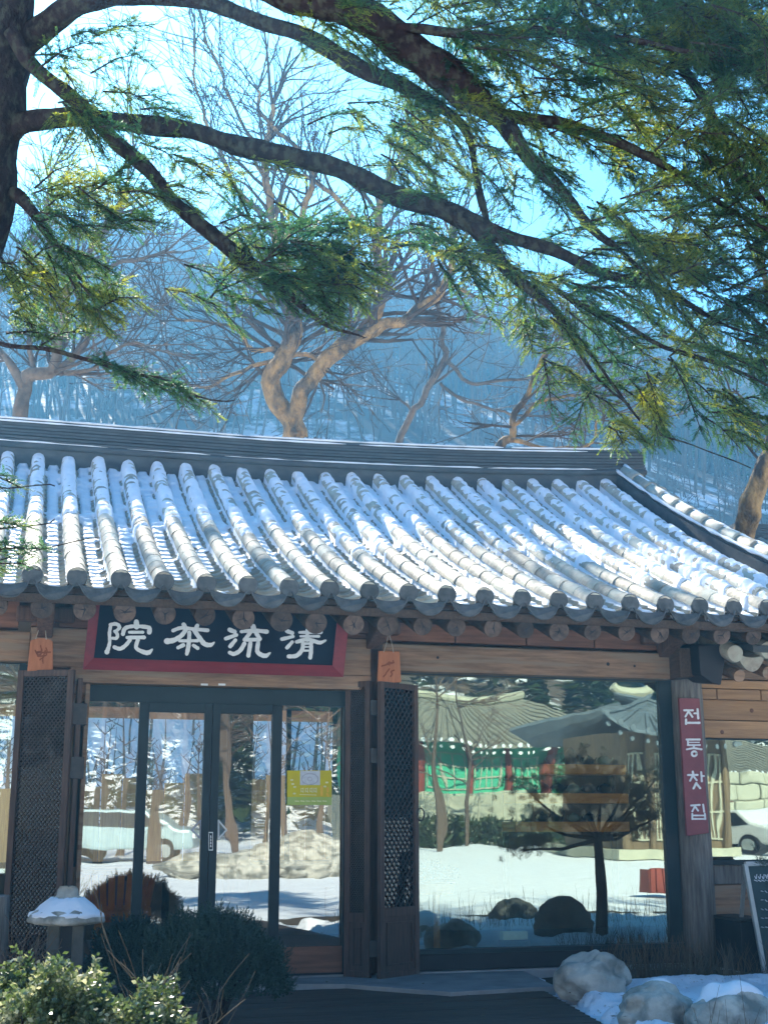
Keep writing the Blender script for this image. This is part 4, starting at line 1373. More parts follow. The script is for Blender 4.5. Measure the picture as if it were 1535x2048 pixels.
# snow drift against the boulders
def drift(x, y):
    e0 = pZ(1060, 1968, 0.0); e1 = pZ(1225, 2060, 0.0)
    ex = e0.x + (e1.x - e0.x) * (y - e0.y) / (e1.y - e0.y)
    n = fbm(x * 3.2, y * 3.2, 77, 5)
    q = sstep(-0.05, 0.22, x - ex + (n - 0.5) * 0.5) * (1 - 0.9 * sstep(-1.15, -0.75, y + (n - 0.5) * 0.5))
    return -0.14 + 0.20 * q + 0.16 * (n - 0.45) * q + 0.03 * (fbm(x * 14, y * 14, 5, 3) - .45) * q
sheet('snow_drift', 3.3, 8.6, -5.2, -0.5, 220, 200, drift, 'snow_dirty', kind='stuff', label='snow lying round the boulders by the deck')

# boulders --------------------------------------------------------------------
def boulder(u, v0, v1, wpx, y, label, seed, dy=1.0, snow=False, mat='stone', zb=0.0, amp=0.2):
    c0 = pY(u, v1, y); t0 = pY(u, v0, y)
    D = (c0 - EYE).dot(FW)
    w = wpx / F * D / 2
    zc = zb; h = (t0.z - zc)
    c = Vector((c0.x, y, zc + h * 0.38))
    o = blob('boulder', c, (w, w * dy, h * 0.62), mat, None, seed=seed, amp=amp, label=label, category='boulder')
    o['group'] = 'boulders edging the bed by the deck'
    return o, c, w, h
def yat(u, v, D): return pD(u, v, D).y
B1 = boulder(1185, 1903, 1990, 150, yat(1185, 1990, 9.15), 'large rounded pale boulder nearest the big window sill with snow at its foot', 2, 0.8, zb=0.0)
B2_ = boulder(1312, 1966, 2048, 150, yat(1312, 2048, 7.9), 'middle mossy grey boulder between the large boulder and the snowy one', 5, 0.8, zb=-0.02)
B3 = boulder(1462, 1978, 2048, 185, yat(1462, 2048, 7.7), 'broad low boulder under snow in the bottom right corner', 9, 0.7, zb=-0.02)
def snowcap(o, c, w, h, dy, seed, th=0.03, off=(0.0, 0.0), k=0.85):
    """snow lying on the upper side of a boulder"""
    vs = []; fs = []
    n_, m_ = 26, 9
    cx, cy = c.x + off[0], c.y + off[1]
    import_bvh = None
    for j in range(m_ + 1):
        rr_ = j / m_
        for i in range(n_):
            a = 2 * math.pi * i / n_
            q = rr_ * k * (1 + 0.3 * mnoise.noise(Vector((math.cos(a) * 1.5, math.sin(a) * 1.5, seed))))
            x = cx + w * q * math.cos(a); y = cy + w * dy * q * math.sin(a)
            vs.append([x, y, c.z + h])
    bm_ = o.data
    from mathutils.bvhtree import BVHTree
    bv = BVHTree.FromPolygons([v.co for v in bm_.vertices], [p.vertices for p in bm_.polygons])
    for idx, p in enumerate(vs):
        j = idx // n_
        h_ = bv.ray_cast(Vector((p[0], p[1], c.z + 3)), Vector((0, 0, -1)))
        z = h_[0].z if h_[0] else c.z - 0.1
        p[2] = z + th * (1 - (j / m_) ** 3) + 0.012 * mnoise.noise(Vector((p[0] * 9, p[1] * 9, seed))) - (0.03 if j == m_ else 0)
    for j in range(m_):
        for i in range(n_):
            a = j * n_ + i; b = j * n_ + (i + 1) % n_
            fs.append((a, a + n_, b + n_, b))
    mb = MB(); mb.v = [tuple(p) for p in vs]; mb.f = fs
    mb.build('snow_cap', 'snow', o, smooth=True, kind='stuff')
snowcap(B3[0], B3[1], B3[2], B3[3], 0.7, 4, 0.045, (0.02, 0.06), 0.9)
snowcap(B2_[0], B2_[1], B2_[2], B2_[3], 0.8, 6, 0.03, (0.10, 0.10), 0.5)
# more boulders of the same edge, seen in the window only (right of the frame)
for i, (x, y, w, h) in enumerate(((7.6, -1.9, .40, .45), (5.62, -2.75, .30, .46), (5.9, -4.9, .30, .3))):
    o = blob('boulder', (x, y, h * 0.3), (w, w * 0.8, h * 0.62), 'stone_dark', None, seed=20 + i, amp=0.2)
    o['label'] = ('dark boulder in the bed below the dwarf pine', 'humped dark boulder mirrored in the middle of the big window', 'small dark boulder beyond the deck corner')[i]
    o['category'] = 'boulder'; o['group'] = 'boulders edging the bed by the deck'

# stone lantern with snow --------------------------------------------------------
lc = pY(135, 1800, -2.0)
lz = lambda v: Z(135, v, -2.0)
lan = thing('stone_lantern', 'low stone lantern with a flared snowy cap before the left lattice leaf', 'stone lantern', (lc.x, -2.0, 0))
zc1, zc0 = lz(1772), lz(1850)
W = 0.22
def hexl(name, prof_, mat, n=8, sx=1, sy=1, smooth=False, bev=0.0, kind=None):
    mb = MB(); mb.lathe(prof_, n, (lc.x, -2.0, 0), sx, sy)
    return mb.build(name, mat, lan, smooth=smooth, bev=bev)
mb = MB()
vs = []; n_ = 48
ringp = [(0.045, zc1), (0.06, zc1 - 0.02), (0.065, zc1 - 0.055), (0.085, zc1 - 0.07), (0.14, zc1 - 0.12), (W * 0.93, zc1 - 0.165), (W, zc1 - 0.20), (W * 0.96, zc0 + 0.015), (0.10, zc0)]
base_ = []
for r_, z_ in ringp:
    for i in range(n_):
        a = 2 * math.pi * i / n_
        q = 1 + (0.10 * abs(math.cos(2 * (a + 0.4))) ** 2 + 0.04 * mnoise.noise(Vector((math.cos(a) * 2, math.sin(a) * 2, z_ * 9)))) * min(1, r_ / 0.15)
        vs.append((lc.x + r_ * q * math.cos(a), -2.0 + r_ * q * math.sin(a), z_ + 0.008 * mnoise.noise(Vector((a * 2, r_ * 20, 1)))))
fs = [(j * n_ + i, j * n_ + (i + 1) % n_, (j + 1) * n_ + (i + 1) % n_, (j + 1) * n_ + i) for j in range(len(ringp) - 1) for i in range(n_)]
fs += [tuple(range(n_)), tuple((len(ringp) - 1) * n_ + i for i in range(n_ - 1, -1, -1))]
mb.v = vs; mb.f = fs
cap = mb.build('cap_stone', 'stone', lan, smooth=True)
mb = MB(); vs = []
ringp = [(0.060, zc1 - 0.066), (0.096, zc1 - 0.068), (0.15, zc1 - 0.114), (W * 0.80, zc1 - 0.143), (W * 0.93, zc1 - 0.158), (W * 0.955, zc1 - 0.178), (W * 0.90, zc1 - 0.19)]
for r_, z_ in ringp:
    for i in range(n_):
        a = 2 * math.pi * i / n_
        q = 1 + (0.10 * abs(math.cos(2 * (a + 0.4))) ** 2 + 0.05 * mnoise.noise(Vector((math.cos(a) * 3, math.sin(a) * 3, 9)))) * min(1, r_ / 0.15)
        vs.append((lc.x + r_ * q * math.cos(a), -2.0 + r_ * q * math.sin(a), z_ + 0.014 * mnoise.noise(Vector((a * 3, r_ * 20, 4)))))
mb.v = vs; mb.f = [(j * n_ + i, j * n_ + (i + 1) % n_, (j + 1) * n_ + (i + 1) % n_, (j + 1) * n_ + i) for j in range(len(ringp) - 1) for i in range(n_)]
mb.build('cap_snow', 'snow', lan, smooth=True, kind='stuff')
for k in range(4):
    a = math.pi / 4 + k * math.pi / 2
    cx, cy = lc.x + 0.10 * math.cos(a), -2.0 + 0.10 * math.sin(a)
    mb = MB(); mb.box(cx - 0.035, cx + 0.035, cy - 0.035, cy + 0.035, 0.30, zc0 + 0.01); mb.build('light_box_pillar', 'stone_dark', lan, bev=0.01)
mb = MB(); mb.box(lc.x - .085, lc.x + .085, -2.085, -1.915, 0.30, zc0 + 0.006); mb.build('light_box', 'black', lan)
hexl('middle_stone', [(0.15, 0.22), (0.17, 0.25), (0.16, 0.30)], 'stone', 8, bev=0.01)
hexl('shaft', [(0.12, -0.03), (0.095, 0.06), (0.10, 0.22)], 'stone', 12, bev=0.008)
# wooden stub post at the left edge
wp = pY(6, 1790, -1.7)
mb = MB(); mb.tube([(wp.x - .01, -1.7, -0.05), (wp.x - .01, -1.7, wp.z - 0.01), (wp.x - .01, -1.7, wp.z)], [0.062, 0.058, 0.05], 14)
mb.build('garden_post', 'post', None, label='short weathered grey post at the left edge beside the stone lantern', category='post')

# ---------------------------------------------------------------- shrubs
def frames(dirs, seed=1):
    """orthonormal frames whose first axis is dirs"""
    d = dirs / np.linalg.norm(dirs, axis=1, keepdims=True)
    up = np.tile(np.array([0.0, 0, 1]), (len(d), 1)) + rng.normal(0, 0.25, (len(d), 3))
    s = np.cross(d, up); s /= np.linalg.norm(s, axis=1, keepdims=True) + 1e-9
    n = np.cross(s, d)
    return d, s, n
def stamp(tv, tf, pos, dirs, scale):
    """copy a template (verts tv: x along twig, y side, z normal) to many places -> verts, faces"""
    d, s, n = frames(dirs)
    K = len(tv)
    V = pos[:, None, :] + scale[:, None, None] * (tv[None, :, 0:1] * d[:, None, :] + tv[None, :, 1:2] * s[:, None, :] + tv[None, :, 2:3] * n[:, None, :])
    Fc = (tf[None, :, :] + (np.arange(len(pos)) * K)[:, None, None]).reshape(-1, tf.shape[1])
    return V.reshape(-1, 3), Fc
def twig_template(n=34, L=0.085, nl=0.019, w=0.0036, seed=0, flat=0.45):
    r_ = np.random.default_rng(seed)
    V = []; Fc = []
    for i in range(n):
        t = i / n
        x = L * t
        sd = 1 if i % 2 else -1
        a = math.radians(r_.uniform(45, 75)) * (1 - 0.5 * t)
        zz_ = r_.normal(0, flat) + 0.25
        dv_ = np.array([math.cos(a), sd * math.sin(a), zz_ * math.sin(a)]); dv_ /= np.linalg.norm(dv_)
        l = nl * r_.uniform(0.7, 1.1) * (1 - 0.35 * t)
        p0 = np.array([x, 0, 0]); p1 = p0 + dv_ * l
        wv = np.cross(dv_, [0, 0, 1.0]); wv = wv / (np.linalg.norm(wv) + 1e-9)
        wv = wv * w / 2 * 1.0 + np.array([0, 0, r_.normal(0, w / 3)])
        k = len(V)
        V += [p0, p0 + dv_ * l * .5 + wv, p1, p0 + dv_ * l * .5 - wv]
        Fc += [[k, k + 1, k + 2], [k, k + 2, k + 3]]
    k = len(V)
    V += [np.array([0, -0.0018, 0]), np.array([0, 0.0018, 0]), np.array([L, 0, 0])]
    Fc.append([k, k + 1, k + 2])
    return np.array(V), np.array(Fc)
def leaf_template(n=9, L=0.07, ll=0.026, lw=0.015, seed=0):
    r_ = np.random.default_rng(seed)
    V = []; Fc = []
    for i in range(n):
        t = (i + .5) / n
        a = r_.uniform(0, 2 * math.pi)
        dv_ = np.array([0.7, math.cos(a), math.sin(a)]); dv_ /= np.linalg.norm(dv_)
        sv_ = np.cross(dv_, r_.normal(0, 1, 3)); sv_ /= np.linalg.norm(sv_)
        p0 = np.array([L * t, 0, 0]); l = ll * r_.uniform(.7, 1.15)
        k = len(V)
        V += [p0, p0 + dv_ * l * .5 + sv_ * lw / 2, p0 + dv_ * l, p0 + dv_ * l * .5 - sv_ * lw / 2]
        Fc += [[k, k + 1, k + 2], [k, k + 2, k + 3]]
    return np.array(V), np.array(Fc)
TW = [twig_template(seed=s) for s in range(4)]
TLs = [leaf_template(seed=s) for s in range(3)]
def merge(parts):
    Vs = []; Fs = []; k = 0
    for V, Fc in parts:
        Vs.append(V); Fs.append(Fc + k); k += len(V)
    return np.concatenate(Vs), np.concatenate(Fs)
def bush(name, label, c, rad, n, templ, mat, scale=(0.8, 1.3), lump=0.18, seed=0, up=0.5, group=None, cat='shrub', stemmat='bark'):
    r_ = np.random.default_rng(seed)
    t = thing(name, label, cat, (c[0], c[1], 0), group)
    v = r_.normal(0, 1, (n, 3)); v /= np.linalg.norm(v, axis=1, keepdims=True)
    v[:, 2] = np.abs(v[:, 2]) * 1.0 - 0.15
    lum = np.array([mnoise.noise(Vector(q) * 2.6 + Vector((seed, 0, 0))) for q in v])
    lum2 = np.array([mnoise.noise(Vector(q) * 7 + Vector((seed, 3, 0))) for q in v])
    rr_ = (1 + lump * 1.8 * lum + lump * lum2) * r_.uniform(0.55, 1.0, n) ** 0.45
    pos = np.array(c)[None] + v * rr_[:, None] * np.array(rad)[None]
    pos[:, 2] = np.maximum(pos[:, 2], 0.02)
    dirs = v * np.array([1, 1, 0.8]) + np.array([0, 0, up]) + r_.normal(0, 0.35, (n, 3))
    sc_ = r_.uniform(*scale, n)
    parts = []
    idx = r_.integers(0, len(templ), n)
    for k, (tv, tf) in enumerate(templ):
        s = idx == k
        parts.append(stamp(tv, tf, pos[s], dirs[s], sc_[s]))
    V, Fc = merge(parts)
    npmesh('foliage', V, Fc, mat, t, kind='stuff')
    mb = MB()
    for k in range(14):
        a = r_.uniform(0, 6.28); q = r_.uniform(.3, .8)
        b0 = Vector((c[0] + r_.uniform(-.04, .04), c[1] + r_.uniform(-.04, .04), -0.03))
        b1 = Vector((c[0] + rad[0] * q * math.cos(a), c[1] + rad[1] * q * math.sin(a), c[2] + rad[2] * r_.uniform(.2, .7)))
        mb.tube([b0, b0.lerp(b1, .5) + Vector((0, 0, .05)), b1], [0.012, 0.008, 0.003], 5)
    mb.build('stems', stemmat, t)
    return t
bush('yew_bush', 'large rounded dark green bush before the sliding door', (X(420, 1900, -2.6), -2.6, 0.32), (0.43, 0.38, 0.44), 6500, TW + [TLs[0]], 'yew', (0.5, 0.95), 0.12, 3, 0.9)
bush('yew_bush', 'smaller dark bush beside the stone lantern under the orange armchair', (X(265, 1850, -1.7), -1.7, 0.26), (0.28, 0.25, 0.36), 3200, TW + [TLs[1]], 'yew', (0.5, 0.95), 0.15, 5, 0.9)
bush('yew_bush', 'low dark bush in shadow at the bottom left edge', (X(30, 2000, -4.2), -4.1, 0.20), (0.32, 0.3, 0.36), 1500, TW, 'yew', (0.5, 0.9), 0.15, 6, 0.9)
bush('evergreen_shrub', 'sunlit small leaved green shrub in the left foreground corner', (X(95, 2000, -5.5), -5.55, 0.36), (0.26, 0.25, 0.40), 2300, TLs, 'euon', (0.7, 1.1), 0.25, 7, 0.5)
bush('evergreen_shrub', 'sunlit yellow green variegated shrub at the bottom edge before the round dark bush', (X(290, 2030, -5.6), -5.6, 0.24), (0.25, 0.25, 0.41), 2400, TLs, 'euon', (0.7, 1.1), 0.25, 8, 0.5)

# dry stalks and twiggy shrubs -------------------------------------------------------
def twigs(mb, p, d, L, r, depth, rr_, spread=0.6, nseg=3, kids=3, gravity=0.0, minr=0.0015, sides=4):
    pts = [Vector(p)]; rad = [r]
    d = Vector(d).normalized()
    for i in range(nseg):
        d = (d + Vector((rr_.gauss(0, .13), rr_.gauss(0, .13), rr_.gauss(0, .13) + gravity))).normalized()
        pts.append(pts[-1] + d * L / nseg); rad.append(max(r * (1 - 0.55 * (i + 1) / nseg), minr))
    mb.tube(pts, rad, sides if r < 0.02 else 7, cap=False)
    if depth <= 0: return
    for k in range(kids):
        t = rr_.uniform(0.3, 1.0)
        i = min(int(t * nseg), nseg - 1)
        q = pts[i].lerp(pts[i + 1], t * nseg - i)
        nd = (d + Vector((rr_.gauss(0, spread), rr_.gauss(0, spread), rr_.gauss(0, spread * .8)))).normalized()
        twigs(mb, q, nd, L * rr_.uniform(0.5, 0.8), max(rad[i] * 0.62, minr), depth - 1, rr_, spread, nseg, kids, gravity, minr, sides)
def dryshrub(name, label, c, h, n, r, depth, seed, cat='dry shrub', mat='dry', group=None, spread=.45):
    rr_ = random.Random(seed)
    mb = MB()
    for k in range(n):
        a = rr_.uniform(0, 6.28)
        twigs(mb, Vector(c) + Vector((rr_.uniform(-.05, .05), rr_.uniform(-.05, .05), 0)), (math.cos(a) * .35, math.sin(a) * .35, 1), h * rr_.uniform(.45, .7), r, depth, rr_, spread, 3, 3, minr=0.0018)
    o = mb.build(name, mat, None, label=label, category=cat)
    if group: o['group'] = group
    return o
dryshrub('bare_shrub', 'bare twiggy shrub beside the stone lantern at left', (X(62, 1900, -2.3), -2.3, 0.0), 0.78, 7, 0.005, 2, 1, mat='bark_grey')
dryshrub('dry_stalks', 'tall dry brown stalks standing before the dark round bush', (X(318, 1950, -4.4), -4.4, 0.0), 0.86, 4, 0.003, 2, 2, spread=.25)
dryshrub('dry_stalks', 'short dry stalks right of the sunlit shrub', (X(370, 1990, -4.6), -4.6, 0.0), 0.60, 3, 0.003, 2, 4, spread=.3)
dryshrub('dry_stalks', 'small dry seed heads at the bottom edge beside the deck', (X(425, 2040, -4.2), -4.2, 0.0), 0.36, 9, 0.004, 1, 6)
# dry grass and weeds around the log post: uncountable
mb = MB()
rr = random.Random(12)
for k in range(1300):
    x = rr.uniform(5.15, 8.9); y = rr.uniform(-1.25, -0.15)
    if rr.random() < 0.25: x = rr.uniform(4.6, 5.4); y = rr.uniform(-.7, -.2)
    h = rr.uniform(0.06, 0.34)
    a = rr.uniform(0, 6.28); l_ = rr.uniform(.02, .14)
    w = rr.uniform(0.002, 0.004)
    p = Vector((x, y, 0.0)); q = p + Vector((math.cos(a) * l_ * .4, math.sin(a) * l_ * .4, h * .6)); e = p + Vector((math.cos(a) * l_, math.sin(a) * l_, h))
    mb.tube([p, q, e], [w, w * .8, w * .3], 3, cap=False)
mb.build('dry_weeds', 'dry', None, kind='stuff', label='dry brown weeds along the wall round the log post')

# fallen leaf litter on deck, slab and snow: uncountable
rr = random.Random(99)
mb = MB()
for k in range(110):
    if k < 60: u, v = rr.uniform(560, 1180), rr.uniform(1965, 2045)
    else: u, v = rr.uniform(1110, 1520), rr.uniform(1985, 2046)
    q = pZ(u, v, 0.012 if k < 60 else 0.09)
    if k < 60 and q.y > -0.75: q.z = 0.042
    a = rr.uniform(0, 6.28); s_ = rr.uniform(.008, .026)
    e1 = Vector((math.cos(a), math.sin(a), rr.uniform(-.2, .3))) * s_; e2 = Vector((-math.sin(a), math.cos(a), rr.uniform(-.1, .3))) * s_ * .5
    mb.add([q - e1, q + e2 * .9, q + e1, q - e2], [(0, 1, 2, 3)])
mb.build('leaf_litter', 'dry', None, kind='stuff', label='leaf litter scattered on the deck and the snow')
# ================================================================== TREES
def tubes_np(paths, sides=4):
    """many thin tapered tubes at once; paths = list of (pts list, radii list)"""
    mb = MB()
    for pts, rad in paths:
        mb.tube(pts, rad, sides if max(rad) < 0.03 else 8, cap=False)
    return mb
def px(pts, D0=None):
    """(u, v, D, radius in photo pixels) -> points and radii"""
    P_ = []; Rr = []
    for q in pts:
        u, v, D, r = q
        P_.append(pD(u, v, D)); Rr.append(r * D / F)
    return P_, Rr
def smooth_path(P_, Rr, k=4, wob=0.0, seed=0):
    out = []; ro = []
    for i in range(len(P_) - 1):
        p0 = P_[max(i - 1, 0)]; p1 = P_[i]; p2 = P_[i + 1]; p3 = P_[min(i + 2, len(P_) - 1)]
        for j in range(k):
            t = j / k
            q = 0.5 * (2 * p1 + (p2 - p0) * t + (2 * p0 - 5 * p1 + 4 * p2 - p3) * t * t + (3 * p1 - p0 - 3 * p2 + p3) * t ** 3)
            r = Rr[i] * (1 - t) + Rr[i + 1] * t
            w = mnoise.noise_vector(q * 3.0 + Vector((seed, 0, 0))) * wob
            out.append(q + w); ro.append(r * (1 + 0.10 * mnoise.noise(q * 7)))
    out.append(P_[-1]); ro.append(Rr[-1])
    return out, ro

# ---- the big conifer overhead (stands at the left, close to the camera) -------------
conf = thing('conifer_tree', 'large overhanging dark green conifer with long bare limbs framing the top of the view', 'tree', (-1.2, -3.4, 0))
D = 7.5
trunk_px = [(-330, 2300, D, 105), (-260, 1700, D, 92), (-190, 1100, D, 84), (-112, 620, D, 84), (-58, 420, D, 80), (-38, 280, D, 80), (-22, 120, D, 82), (-12, -60, D, 84), (-10, -300, D, 66), (10, -700, D, 50)]
P_, Rr = smooth_path(*px(trunk_px), k=4, wob=0.03)
mb = MB(); mb.tube(P_, Rr, 18); mb.build('trunk', 'bark', conf, smooth=True)
limbs = [
 [(-30, 285, 7.5, 44), (40, 246, 7.45, 24), (120, 240, 7.4, 19), (210, 242, 7.3, 18), (300, 250, 7.25, 19), (380, 262, 7.2, 19), (460, 283, 7.2, 20), (540, 303, 7.15, 20), (620, 325, 7.1, 20), (700, 352, 7.05, 19), (780, 385, 7.0, 20), (870, 415, 6.95, 21), (950, 445, 6.9, 20), (1010, 475, 6.9, 15), (1090, 500, 6.9, 12), (1200, 540, 6.9, 10), (1350, 590, 6.9, 7), (1440, 640, 6.9, 3)],
 [(-10, 150, 7.5, 46), (45, 90, 7.5, 33), (90, 50, 7.45, 27), (160, 10, 7.4, 25), (250, -14, 7.4, 24), (340, -12, 7.4, 20), (420, 5, 7.35, 16), (500, 32, 7.3, 15), (580, 62, 7.3, 15), (660, 98, 7.3, 17), (730, 140, 7.25, 18), (800, 165, 7.2, 16), (880, 210, 7.2, 11), (930, 260, 7.2, 8), (948, 330, 7.2, 7), (960, 410, 7.2, 8)],
 [(0, -260, 7.45, 40), (80, -235, 7.4, 34), (190, -180, 7.3, 32), (300, -120, 7.2, 30), (430, -60, 7.2, 28), (560, -20, 7.15, 28), (660, 12, 7.1, 32), (760, 62, 7.1, 36), (830, 105, 7.05, 38), (910, 165, 7.0, 36), (985, 228, 6.95, 26), (1050, 300, 6.9, 16), (1110, 370, 6.9, 12), (1200, 470, 6.9, 8)],
 [(20, 70, 7.3, 16), (90, 150, 7.25, 15), (150, 205, 7.2, 14), (215, 270, 7.2, 15), (290, 345, 7.2, 15), (360, 415, 7.15, 14), (430, 475, 7.1, 15), (500, 530, 7.1, 16), (580, 590, 7.1, 9), (650, 640, 7.1, 5)],
 [(-60, 440, 7.5, 26), (-10, 400, 7.5, 20), (30, 392, 7.45, 14), (70, 430, 7.4, 12), (105, 480, 7.35, 8), (150, 545, 7.3, 4)],
 [(-130, 660, 7.45, 7), (-40, 676, 7.0, 4.5), (40, 688, 6.9, 4.5), (120, 702, 6.8, 4.5), (210, 728, 6.7, 4), (300, 756, 6.6, 3), (380, 785, 6.5, 2)],
 [(560, -20, 7.15, 22), (720, -90, 7.3, 20), (960, -130, 7.4, 18), (1200, -100, 7.4, 16), (1300, 40, 7.2, 14), (1400, 190, 7.1, 10), (1470, 330, 7.0, 8), (1560, 450, 6.9, 6)],
 [(940, 440, 6.9, 16), (1010, 530, 6.9, 12), (1080, 600, 6.9, 8), (1150, 690, 6.9, 5), (1200, 760, 6.9, 3)],
 [(985, 228, 6.95, 14), (1120, 250, 6.9, 12), (1260, 300, 6.8, 9), (1400, 370, 6.8, 6), (1540, 460, 6.8, 4)],
 [(1090, 560, 6.9, 6), (1220, 640, 6.9, 5), (1360, 700, 6.9, 4), (1500, 760, 6.9, 3)],
 [(800, 60, 7.0, 10), (960, 70, 6.9, 9), (1100, 60, 6.8, 8), (1260, 90, 6.7, 6), (1420, 110, 6.7, 4)],
 [(-180, 900, 7.4, 9), (-140, 925, 6.8, 7), (-100, 950, 6.2, 5), (-60, 950, 5.9, 3), (20, 968, 5.9, 1.5)],
 [(-140, 925, 6.8, 6), (-100, 1010, 6.2, 4), (-60, 1060, 5.9, 3), (20, 1056, 5.9, 1.5)],
 [(-100, 1010, 6.2, 3.5), (-70, 1120, 5.9, 2.5), (60, 1105, 5.9, 1.2)],
 [(1150, 690, 6.9, 3.5), (1250, 800, 6.8, 2.8), (1310, 860, 6.7, 2), (1400, 905, 6.7, 1.2)],
]
for L_ in limbs:
    L_ = L_ + [(2 * L_[-1][0] - L_[-2][0] + 10, 2 * L_[-1][1] - L_[-2][1] - 14, L_[-1][2] - .02, 1.2)]
    P_, Rr = smooth_path(*px(L_), k=5, wob=0.035, seed=len(L_))
    Rr = [q * (1 + 0.16 * mnoise.noise(p_ * 9)) for p_, q in zip(P_, Rr)]
    mb = MB(); mb.tube(P_, Rr, 12 if max(Rr) > 0.02 else 6)
    mb.build('limb', 'bark', conf, smooth=True)

# boughs: (u0,v0 -> u1,v1, half spread in px, density, depth)
boughs = []
rb2 = random.Random(21)
def region(u0, v0, u1, v1, n, ang, L0, L1, D0=6.5, D1=7.5, jit=28, dens=1.0):
    for i in range(n):
        u = rb2.uniform(u0, u1); v = rb2.uniform(v0, v1)
        a = math.radians(ang + rb2.gauss(0, jit)); l = rb2.uniform(L0, L1)
        boughs.append((u, v, u + l * math.cos(a), v + l * math.sin(a), rb2.uniform(D0, D1), dens))
region(900, -60, 1540, 130, 84, 8, 120, 230, jit=35)
region(820, -40, 1560, 260, 62, 12, 110, 210, jit=35)
region(1180, 60, 1560, 330, 20, 30, 110, 210)
region(760, 100, 1000, 330, 13, 40, 80, 160)
region(1080, 250, 1540, 480, 34, 12, 110, 220)
region(1010, 430, 1500, 600, 38, 12, 110, 230)
region(1080, 560, 1540, 740, 34, 12, 110, 220)
region(1020, 250, 1240, 430, 16, 25, 90, 170)
region(1300, 420, 1560, 700, 22, 12, 110, 220)
region(1060, 690, 1330, 790, 13, 60, 60, 130)
region(1330, 760, 1490, 860, 8, 30, 60, 120)
region(960, 500, 1100, 640, 8, 60, 60, 120)
region(760, 150, 960, 420, 14, 40, 70, 140, dens=.8)
region(830, 420, 1000, 540, 9, 50, 70, 130)
region(490, 470, 690, 575, 34, 10, 70, 130)
region(560, 530, 680, 600, 10, 40, 50, 90)
region(640, 420, 850, 500, 9, 15, 80, 140)
region(380, 430, 520, 520, 7, 20, 70, 130)
region(330, 520, 480, 620, 7, 15, 80, 140, dens=.8)
region(60, 370, 240, 460, 22, 15, 60, 130)
region(0, 460, 160, 620, 22, 40, 60, 120)
region(100, 560, 200, 620, 5, 10, 60, 120)
region(-20, 610, 110, 690, 5, 15, 60, 110)
region(60, 60, 200, 230, 13, 35, 60, 130)
region(180, 150, 330, 260, 6, 20, 60, 120, dens=.8)
region(280, 280, 560, 420, 9, 25, 60, 120, dens=.8)
region(600, 200, 800, 380, 9, 25, 60, 120, dens=.7)
region(540, 0, 900, 90, 14, 10, 90, 170, dens=.9)
region(1200, 820, 1330, 870, 4, 70, 40, 80)
region(1420, 800, 1560, 850, 3, 10, 60, 100)
for k in range(6):                          # the low spray at the left over the hillside
    boughs.append((190 + k * 28, 722 + k * 9, 275 + k * 28, 762 + k * 10, 6.6, 1.0))
boughs += [(-60, 950, 40, 975, 5.9, 1), (-60, 1060, 45, 1052, 5.9, 1), (-70, 1120, 95, 1098, 5.9, 1), (-60, 1150, 60, 1128, 5.9, .8)]
pos = []; dr = []; scs = []; wood = []
for (u0, v0, u1, v1, D0, dens) in boughs:
    a = pD(u0, v0, D0); b = pD(u1, v1, D0 + rb2.uniform(-.35, .25))
    ax = b - a; L_ = ax.length; ax.normalize()
    side_ = ax.cross(Vector((0, 0, 1)))
    if side_.length < 0.1: side_ = Vector((1, 0, 0))
    side_.normalize()
    side_ = (side_ + Vector((0, 0, rb2.gauss(0, .35)))).normalized()
    droop = rb2.uniform(0.05, 0.25)
    wood.append(([a, a.lerp(b, .5) + Vector((0, 0, 0.03)), b], [0.007, 0.005, 0.002]))
    n_ = max(4, int(L_ / 0.030 * dens))
    for i in range(n_):
        t = (i + rb2.random()) / n_
        base_p = a.lerp(b, t) + Vector((0, 0, 0.03 * 4 * t * (1 - t)))
        s_ = 1 if i % 2 else -1
        ln = (0.15 * (1 - 0.55 * t) + 0.04) * rb2.uniform(.5, 1.2)
        dv_ = (ax * rb2.uniform(.55, .95) + side_ * s_ * rb2.uniform(.6, 1.0) + Vector((0, 0, -droop + rb2.gauss(0, .12)))).normalized()
        wood.append(([base_p, base_p + dv_ * ln], [0.0028, 0.0012]))
        m_ = max(1, int(ln / 0.042))
        for j in range(m_):
            q = base_p + dv_ * (ln * j / m_)
            pos.append(q); dr.append(dv_ + Vector((rb2.gauss(0, .3), rb2.gauss(0, .3), rb2.gauss(0, .3)))); scs.append(rb2.uniform(.8, 1.15))
            for sg_ in ((-1, 1) if rb2.random() < .75 else (rb2.choice((-1, 1)),)):
                dv2 = (dv_ + dv_.cross(Vector((0, 0, 1))) * sg_ * 0.8 + Vector((0, 0, rb2.gauss(0, .15)))).normalized()
                pos.append(q); dr.append(dv2); scs.append(rb2.uniform(.5, .8))
    pos.append(b); dr.append(ax); scs.append(.8)
pos = np.array([tuple(p) for p in pos]); dr = np.array([tuple(p) for p in dr]); scs = np.array(scs)
idx = rng.integers(0, 4, len(pos))
parts = [stamp(TW[k][0], TW[k][1], pos[idx == k], dr[idx == k], scs[idx == k]) for k in range(4)]
V_, F_ = merge(parts)
print('needle tris', file=__import__('sys').stderr) if 0 else print('needle tris', len(F_), 'twiglets', len(pos))
npmesh('needles', V_, F_, 'needles', conf, kind='stuff')
mb = MB()
for pts, rad in wood:
    mb.tube(pts, rad, 3, cap=False)
mb.build('twigs', 'bark', conf, kind='stuff')

